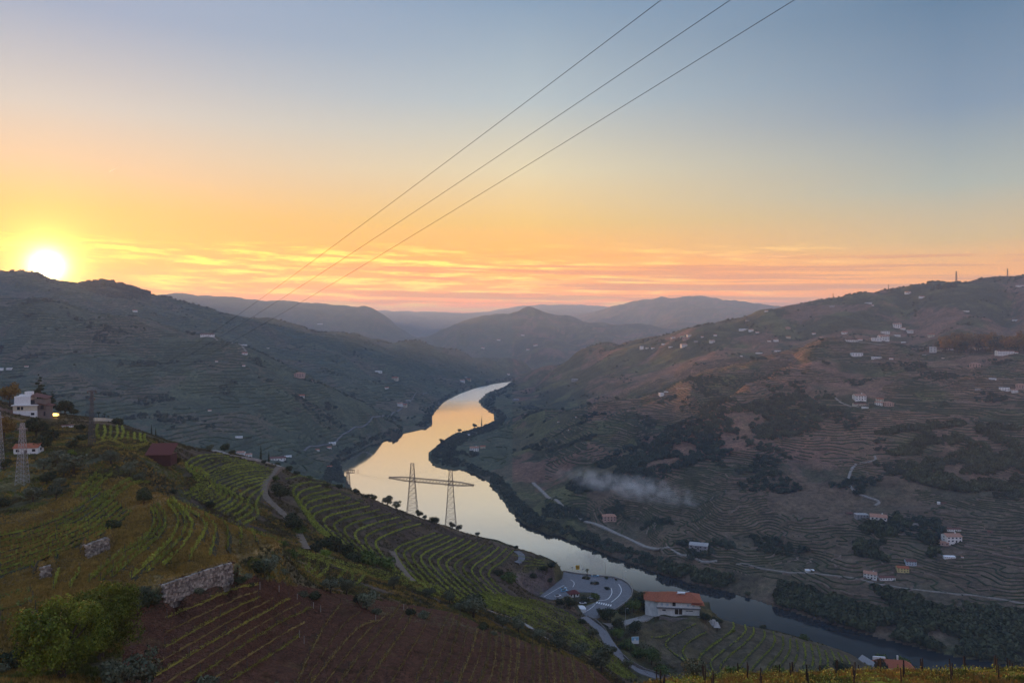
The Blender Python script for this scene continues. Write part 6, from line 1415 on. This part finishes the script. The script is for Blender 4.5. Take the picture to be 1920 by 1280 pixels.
def person(u, v, label, shirt):
    p = pp(u, v, PZ+.35); me = bpy.data.meshes.new('person'); V_ = [(0,0,.95),(0,0,1.15),(0,0,1.42),(0,0,1.55),(0,0,1.68),(.12,0,.9),(.15,.03,.5),(.16,0,.06),(.17,-.14,.04),(-.12,0,.9),(-.15,-.02,.5),(-.16,.02,.06),(-.17,-.12,.04),(.2,0,1.4),(.27,0,1.12),(.25,-.12,.9),(-.2,0,1.4),(-.27,0,1.12),(-.25,-.1,.9)]
    E_ = [(0,1),(1,2),(2,3),(3,4),(0,5),(5,6),(6,7),(7,8),(0,9),(9,10),(10,11),(11,12),(2,13),(13,14),(14,15),(2,16),(16,17),(17,18)]
    me.from_pydata(V_, E_, []); o = obj('person', me); o.location = p; md = o.modifiers.new('skin','SKIN'); sv = me.skin_vertices[0].data
    rr = [.15,.14,.17,.06,.11,.1,.07,.05,.04,.1,.07,.05,.04,.07,.05,.04,.07,.05,.04]
    for i, q in enumerate(rr): sv[i].radius = (q,q)
    sv[0].use_root = True; sm_ = o.modifiers.new('sub','SUBSURF'); sm_.levels = 1; sm_.render_levels = 1; me.materials.append(shirt); tag(o, label, 'person')
person(1153,1086,'person in red clothes standing at the railing, on the right', rs); person(1148,1085,'person in dark clothes beside the one in red', doorm)
# --- stone walls of the vineyard: joined stones
def stone_wall(name, key, label):
    """irregular stones laid against the stepped face"""
    ft = FACES[key]; P_ = []; Hh = []; V_ = []; F_ = []
    for a, b in zip(ft, ft[1:]):
        A = Vector(((a[0]-U0)/F*a[1], a[1], a[2])); B = Vector(((b[0]-U0)/F*b[1], b[1], b[2])); n = max(1, round((B-A).length/.55))
        for k in range(n): P_.append(A.lerp(B, k/n)); Hh.append((a[3]-a[2])+((b[3]-b[2])-(a[3]-a[2]))*k/n)
    for i in range(len(P_)-1):
        a = P_[i]; e = P_[i+1]; d = e-a; d.z = 0; d.normalize(); out = Vector((d.y,-d.x,0))
        if out.y > 0: out = -out
        rows_ = max(2, int(Hh[i]/.42))+1
        for r_ in range(rows_):
            w_ = .29*rt.uniform(.7,1.2); h_ = Hh[i]/(rows_-1)*.5*rt.uniform(.8,1.12); f_ = (r_-.3)/(rows_-1)
            c = a+d*(.28*(r_ % 2)+rt.uniform(-.05,.05))+out*(.55-f_*.35+rt.uniform(-.07,.07)); c.z = a.z+Hh[i]*f_+rt.uniform(-.05,.05)
            q = [c+d*sx*w_*rt.uniform(.75,1.1)+Vector((0,0,sz*h_*rt.uniform(.75,1.1)))+out*(.16 if s_ == 1 else -.4) for s_ in (1,0) for sx, sz in ((-1,-1),(1,-1),(1,1),(-1,1))]
            b = len(V_); V_ += [tuple(p) for p in q]; F_ += [(b,b+1,b+2,b+3),(b,b+4,b+5,b+1),(b+1,b+5,b+6,b+2),(b+2,b+6,b+7,b+3),(b+3,b+7,b+4,b)]
        b = len(V_); V_ += [tuple(a+out*.45+Vector((0,0,-1.5))), tuple(e+out*.45+Vector((0,0,-1.5))), tuple(e+out*.1+Vector((0,0,Hh[i]-.1))), tuple(a+out*.1+Vector((0,0,Hh[i]-.1))), tuple(a-out*1.2+Vector((0,0,Hh[i]-.1))), tuple(e-out*1.2+Vector((0,0,Hh[i]-.1)))]
        F_ += [(b,b+1,b+2,b+3),(b+3,b+2,b+5,b+4)]
    me = bpy.data.meshes.new('stones'); me.from_pydata(V_, [], F_); me.update(); me.materials.append(stonem)
    root = empty(name, P_[len(P_)//2]); o = obj('stones', me, root); o.matrix_parent_inverse = root.matrix_basis.inverted(); tag(o, kind='stuff')
    tag(root, label, 'wall'); return root
stonem = material('dry stone', (.30,.26,.24), .95, noise=(1.6,.45,1.5), bump=(.6,.15))
stonem.node_tree.nodes['Principled BSDF'].inputs['Specular IOR Level'].default_value = .1
_g = stonem.node_tree; _geo = [n for n in _g.nodes if n.type == 'NEW_GEOMETRY'][0]; _mx = [n for n in _g.nodes if n.type == 'MIX'][0]
_ra = _g.nodes.new('ShaderNodeMix'); _ra.data_type = 'RGBA'; _ra.inputs[6].default_value = (.15,.115,.095,1); _ra.inputs[7].default_value = (.44,.37,.30,1); _g.links.new(_geo.outputs['Random Per Island'], _ra.inputs[0]); _g.links.new(_ra.outputs[2], _mx.inputs[6])
stone_wall('dry_stone_wall', 'long', 'long dry stone retaining wall between the grassy knoll and the ploughed field')
stone_wall('dry_stone_wall', 'short', 'short pale stone wall under the upper terrace, right of a smaller piece')
stone_wall('dry_stone_wall', 'piece', 'small piece of pale stone wall under the upper terrace at left')
# ---------------------------------------------------------------- pylons, masts and cables
pyl = material('pylon steel', (.16,.14,.13), .6, metallic=.2); pylw = material('pale pylon steel', (.40,.39,.38), .6, metallic=.2); insul = material('insulator', (.12,.09,.07), .4)
def lattice(h, wb, wt, n, r, cx=0.0, curve=1.0):
    """legs and braces of a square lattice mast"""
    m = MB(); lv = [h*(1-(1-k/n)**1.0) for k in range(n+1)]
    def W_(z): return wb + (wt-wb)*(z/h)**curve
    def c4(z): w = W_(z)/2; return [Vector((cx+sx*w, sy*w, z)) for sx, sy in ((-1,-1),(1,-1),(1,1),(-1,1))]
    for a, b in zip(lv, lv[1:]):
        A = c4(a); B = c4(b)
        for k in range(4):
            m.bar(A[k], B[k], r, n=4); q = (k+1) % 4
            m.bar(A[k], B[q], r*.6, n=3); m.bar(A[q], B[k], r*.6, n=3); m.bar(B[k], B[q], r*.6, n=3)
    for k in range(4):
        p = c4(0)[k]; m.bar(p+Vector((0,0,-2)), p, r*1.3, n=4)
    return m
# double-mast gantry pylon over the river
gp = hit(773,962,500,640); gq = hit(845,985,500,660); Yp = (gp.y+gq.y)/2; k = Yp/F
gx0 = (773-U0)*k; gx1 = (845-U0)*k; z0 = H-(964-V0)*k; z1 = H-(987-V0)*k; ztop0 = H-(868-V0)*k; ztop1 = H-(879-V0)*k; zb = H-(902-V0)*k
root = empty('gantry_pylon', ((gx0+gx1)/2, Yp, z1)); ox = -(gx0+gx1)/2; hs = (gx1-gx0)/2
for sx, zf, zt in ((-1, z0-z1, ztop0-z1), (1, 0, ztop1-z1)):
    m = lattice(zt-zf+1.5, 9.0, 2.2, 11, .17, 0, .8); o = m.build('mast', pyl, root); o.location = (sx*hs, 0, zf-1.5)
m = MB(); Lx = 80*k; zc = (zb-z1); t = 1.5; n = 26
pts = []
for i in range(n+1):
    x = -Lx + 2*Lx*i/n; e = min(1, (Lx-abs(x))/(Lx*.35)); th = .5+2.3*e; zz_ = zc - x*.09; pts.append((x, th, zz_))
for (x0, t0, za), (x1, t1, zb_) in zip(pts, pts[1:]):
    for y in (-1.4, 1.4):
        m.bar((x0,y,za+t0/2),(x1,y,zb_+t1/2),.24,n=4); m.bar((x0,y,za-t0/2),(x1,y,zb_-t1/2),.24,n=4); m.bar((x0,y,za-t0/2),(x1,y,zb_+t1/2),.09,n=3); m.bar((x0,y,za+t0/2),(x1,y,zb_-t1/2),.09,n=3)
    m.bar((x0,-1.4,za+t0/2),(x0,1.4,za+t0/2),.08,n=3); m.bar((x0,-1.4,za-t0/2),(x0,1.4,za-t0/2),.08,n=3)
m.build('crossarm', pyl, root)
INS = []
for x in (-Lx*.97, -Lx*.3, Lx*.02, Lx*.33, Lx*.62, Lx*.97):
    q = MB(); 
    for j in range(5): q.bar((0,0,-.35*j),(0,0,-.35*j-.22),.28,.1,7)
    o = q.build('insulator', insul, root); o.location = (x, 0, zc-x*.09-1.4 if abs(x) < Lx*.8 else zc-x*.09-.3); INS.append(root.location+o.location)
tag(root, 'big two-masted pylon with a long lattice crossarm standing before the river', 'pylon')
# smaller head seen over the brow
p = hit(652,916,420,600); k2 = p.y/F; r2 = empty('small_pylon', p+Vector((0,6,0)), .1)
m = lattice(31*k2, 3.2, 1.5, 8, .12); o = m.build('mast', pyl, r2); o.location = (-3*k2,0,-1)
m = MB(); zc2 = 29*k2
for y in (-.6,.6):
    for z in (zc2-.9, zc2+1.1): m.bar((-6*k2,y,z),(9*k2,y,z),.14,n=4)
    for j in range(5):
        x = (-6+j*3.75)*k2; m.bar((x,y,zc2-.9),(x,y,zc2+1.1),.12,n=4)
        if j < 4: m.bar((x,y,zc2-.9),(x+3.75*k2,y,zc2+1.1),.08,n=3)
m.build('crossarm', pyl, r2)
for x in (14,16.5): q = MB(); q.bar((0,0,-1.5),(0,0,1.2),.1,n=5); o = q.build('insulator', insul, r2); o.location = (x*k2,0,zc2)
tag(r2, 'small pylon with a boxed head rising behind the brow left of the big one', 'pylon')
# slim pylons in the upper left
def pylon(u, v, hpx, wb, label, arms, ymin, ymax, mat, double=False):
    p = hit(u, v, ymin, ymax); k = p.y/F; h = hpx*k; r = empty('lattice_pylon', p); lattice(h, wb*k, wb*k*.28, 14, .065).build('mast', mat, r)
    out = []
    for z, l in arms:
        a = MB(); zz_ = h*z; a.bar((-l*k,0,zz_),(l*k,0,zz_),.09,n=4); a.bar((-l*k,0,zz_),(0,0,zz_+l*k*.25),.05,n=3); a.bar((l*k,0,zz_),(0,0,zz_+l*k*.25),.05,n=3); a.build('crossarm', mat, r)
        for x in (-l, l): q = MB(); q.bar((0,0,-.8),(0,0,0),.09,.14,6); o = q.build('insulator', insul, r); o.location = (x*k,0,zz_); out.append(p+Vector((x*k,0,zz_-.8)))
    tag(r, label, 'pylon'); return p, h, out
pA, hA, aA = pylon(172,842,103,9,'dark slim pylon with two short crossarms right of the farmhouse',[(.985,8),(.86,5)],270,380,dsteel)
pB, hB, aB = pylon(42,907,114,17,'pale lattice pylon in front of the pink roofed cottage',[(.91,9)],200,300,pylw)
pC, hC, aC = pylon(-2,882,110,14,'pale lattice pylon cut by the left frame edge',[(.91,9)],210,320,pylw)
# masts on the right skyline
def mast(u, v, hpx, label, y0, y1, w=3.0, n=12, r=.25):
    p = hit(u, v, y0, y1); k = p.y/F; q = empty('radio_mast', p); lattice(hpx*k, w, w*.5, n, r).build('lattice', dsteel, q)
    a = MB(); h = hpx*k
    for z in (.95,.75,.55): a.bar((-2.6*k*.8,0,h*z),(2.6*k*.8,0,h*z),r,n=4)
    a.build('antenna_arms', dsteel, q); tag(q, label, 'mast')
mast(1793,525,22,'tallest lattice mast on the right summit',2900,3500,6,12,.45); mast(1889,516,14,'shorter mast with a dish on the right skyline',2900,3500,4,8,.4)
mast(1666,541,9,'tiny mast on the right skyline, left of the summit wood',2900,3500,2,5,.25); mast(1562,556,8,'tiny mast on the descending right skyline',2900,3500,2,5,.25); mast(1650,672,22,'thin mast beside the long white house under the plateau',1500,2200,1.5,10,.16); mast(1724,690,26,'thin pale mast on the dark slope',1400,2000,1.5,10,.16)
# cables
wire = material('cable', (.02,.02,.02), .95, spec=0.0)
def cable(a, b, sag, r, label, cat='cable', n=48, group=None, name='power_cable'):
    a = Vector(a); b = Vector(b); P = []
    for i in range(n+1):
        t = i/n; q = a.lerp(b, t); q.z -= sag*4*t*(1-t); P.append(q)
    V_ = []; F_ = []
    for i, q in enumerate(P):
        d = (P[min(i+1,n)]-P[max(i-1,0)]).normalized(); x = d.cross(Vector((0,0,1))).normalized(); y = d.cross(x)
        for j in range(5): t = 2*math.pi*j/5; V_.append(tuple(q+x*math.cos(t)*r+y*math.sin(t)*r))
    F_ = [(5*i+j, 5*i+(j+1)%5, 5*i+5+(j+1)%5, 5*i+5+j) for i in range(n) for j in range(5)]
    me = bpy.data.meshes.new(name); me.from_pydata(V_, [], F_); me.update(); me.materials.append(wire); o = obj(name, me); tag(o, label, cat, group); return o
topA = pA+Vector((0,0,hA))
def ovh(A, u_top, sag, label):
    """strung from pylon A over the viewer's head; crosses the upper frame edge at u_top"""
    Yt = 21.0; T_ = Vector(((u_top-U0)/F*Yt, Yt, H+V0/F*Yt)); d = (T_-A); B_ = A + d*1.22
    # sag is measured at mid span, lift the end so that the crossing stays put
    t = 1/1.22; B_.z += sag*4*t*(1-t)/t; cable(A, B_, sag, .009, label, n=90)
ovh(aA[0], 1240, 5.5, 'leftmost of the three power cables crossing the sky')
ovh(topA, 1370, 5.5, 'middle of the three power cables crossing the sky')
ovh(aA[1], 1490, 5.5, 'rightmost of the three power cables crossing the sky')
gl_ = r2.location+Vector((9*k2,0,zc2))
cable(gl_, INS[0], 1.5, .03, 'short cable from the boxed pylon head to the crossarm tip'); cable(gl_-Vector((0,0,1.2)), INS[1], 2.5, .03, 'lower cable from the boxed pylon head to the crossarm')
for i, q in enumerate(INS): cable(q, (q.x*1.9+560+i*60, 1900+i*45, 210+i*5), 45, .028, ['first','second','third','fourth','fifth','sixth'][i]+' faint cable from the left of the big crossarm, slanting over the water', n=40)
cable(aB[1], aA[0]-Vector((0,0,4)), 2.5, .02, 'cable strung between the pale and the dark slim pylon')
cable(aC[1], aB[0], 2.0, .02, 'cable strung between the two pale pylons at the left')
lp = pp(1135,1081)+Vector((0,0,26*590/F)); cable(lp, (-30, 700, 128), 3, .02, 'thin cable running left from the yard lamp over the river')
# pale cloud bank drifting in the right valley
mm = bpy.data.materials.new('drifting mist'); mm.use_nodes = True; tm = mm.node_tree; tm.nodes.remove(tm.nodes['Principled BSDF'])
pv2 = tm.nodes.new('ShaderNodeVolumePrincipled'); pv2.inputs['Color'].default_value = (1,.98,.95,1); pv2.inputs['Anisotropy'].default_value = .2
tcm = tm.nodes.new('ShaderNodeTexCoord'); gm_ = tm.nodes.new('ShaderNodeNewGeometry')
ln = tm.nodes.new('ShaderNodeVectorMath'); ln.operation = 'LENGTH'; tm.links.new(tcm.outputs['Object'], ln.inputs[0])
ed = tm.nodes.new('ShaderNodeMapRange'); ed.interpolation_type = 'SMOOTHSTEP'; ed.inputs[1].default_value = 1.0; ed.inputs[2].default_value = .15; tm.links.new(ln.outputs['Value'], ed.inputs[0])
nn = tm.nodes.new('ShaderNodeTexNoise'); nn.inputs['Scale'].default_value = .045; nn.inputs['Detail'].default_value = 5; nn.inputs['Roughness'].default_value = .65; tm.links.new(gm_.outputs['Position'], nn.inputs['Vector'])
n2 = tm.nodes.new('ShaderNodeMapRange'); n2.inputs[1].default_value = .46; n2.inputs[2].default_value = .72; tm.links.new(nn.outputs['Fac'], n2.inputs[0])
mu = tm.nodes.new('ShaderNodeMath'); mu.operation = 'MULTIPLY'; tm.links.new(ed.outputs[0], mu.inputs[0]); tm.links.new(n2.outputs[0], mu.inputs[1]); m3 = tm.nodes.new('ShaderNodeMath'); m3.operation = 'MULTIPLY'; m3.inputs[1].default_value = .065; tm.links.new(mu.outputs[0], m3.inputs[0])
tm.links.new(m3.outputs[0], pv2.inputs['Density']); tm.links.new(pv2.outputs[0], tm.nodes['Material Output'].inputs['Volume'])
p0 = hit(1205,925,900,1600); k = p0.y/F
bm = bmesh.new(); bmesh.ops.create_icosphere(bm, subdivisions=3, radius=1.0); me = bpy.data.meshes.new('mist'); bm.to_mesh(me); bm.free(); me.materials.append(mm)
ms = obj('mist', me); ms.location = p0+Vector((0,-30,14)); ms.scale = (200*k, 90, 19*k); ms.rotation_euler = (0, math.radians(9), math.radians(-8)); tag(ms, 'patch of white mist drifting over the right bank terraces', kind='stuff')
# contrail high in the left sky: ice that lets the low sun through
CT_ = bpy.data.materials.new('contrail ice'); CT_.use_nodes = True; _t = CT_.node_tree; _t.nodes.remove(_t.nodes['Principled BSDF']); _b = _t.nodes.new('ShaderNodeBsdfTranslucent'); _b.inputs['Color'].default_value = (1,1,1,1); _t.links.new(_b.outputs[0], _t.nodes['Material Output'].inputs['Surface'])
Yc = 27000; m = MB(); a = Vector(((205-U0)/F*Yc, Yc, H+(V0-322)/F*Yc)); b = Vector(((216-U0)/F*Yc, Yc, H+(V0-317)/F*Yc)); m.bar(a, b, 6, 18, 6)
tag(m.build('contrail', CT_), 'tiny bright contrail in the sky above the sun', 'contrail')
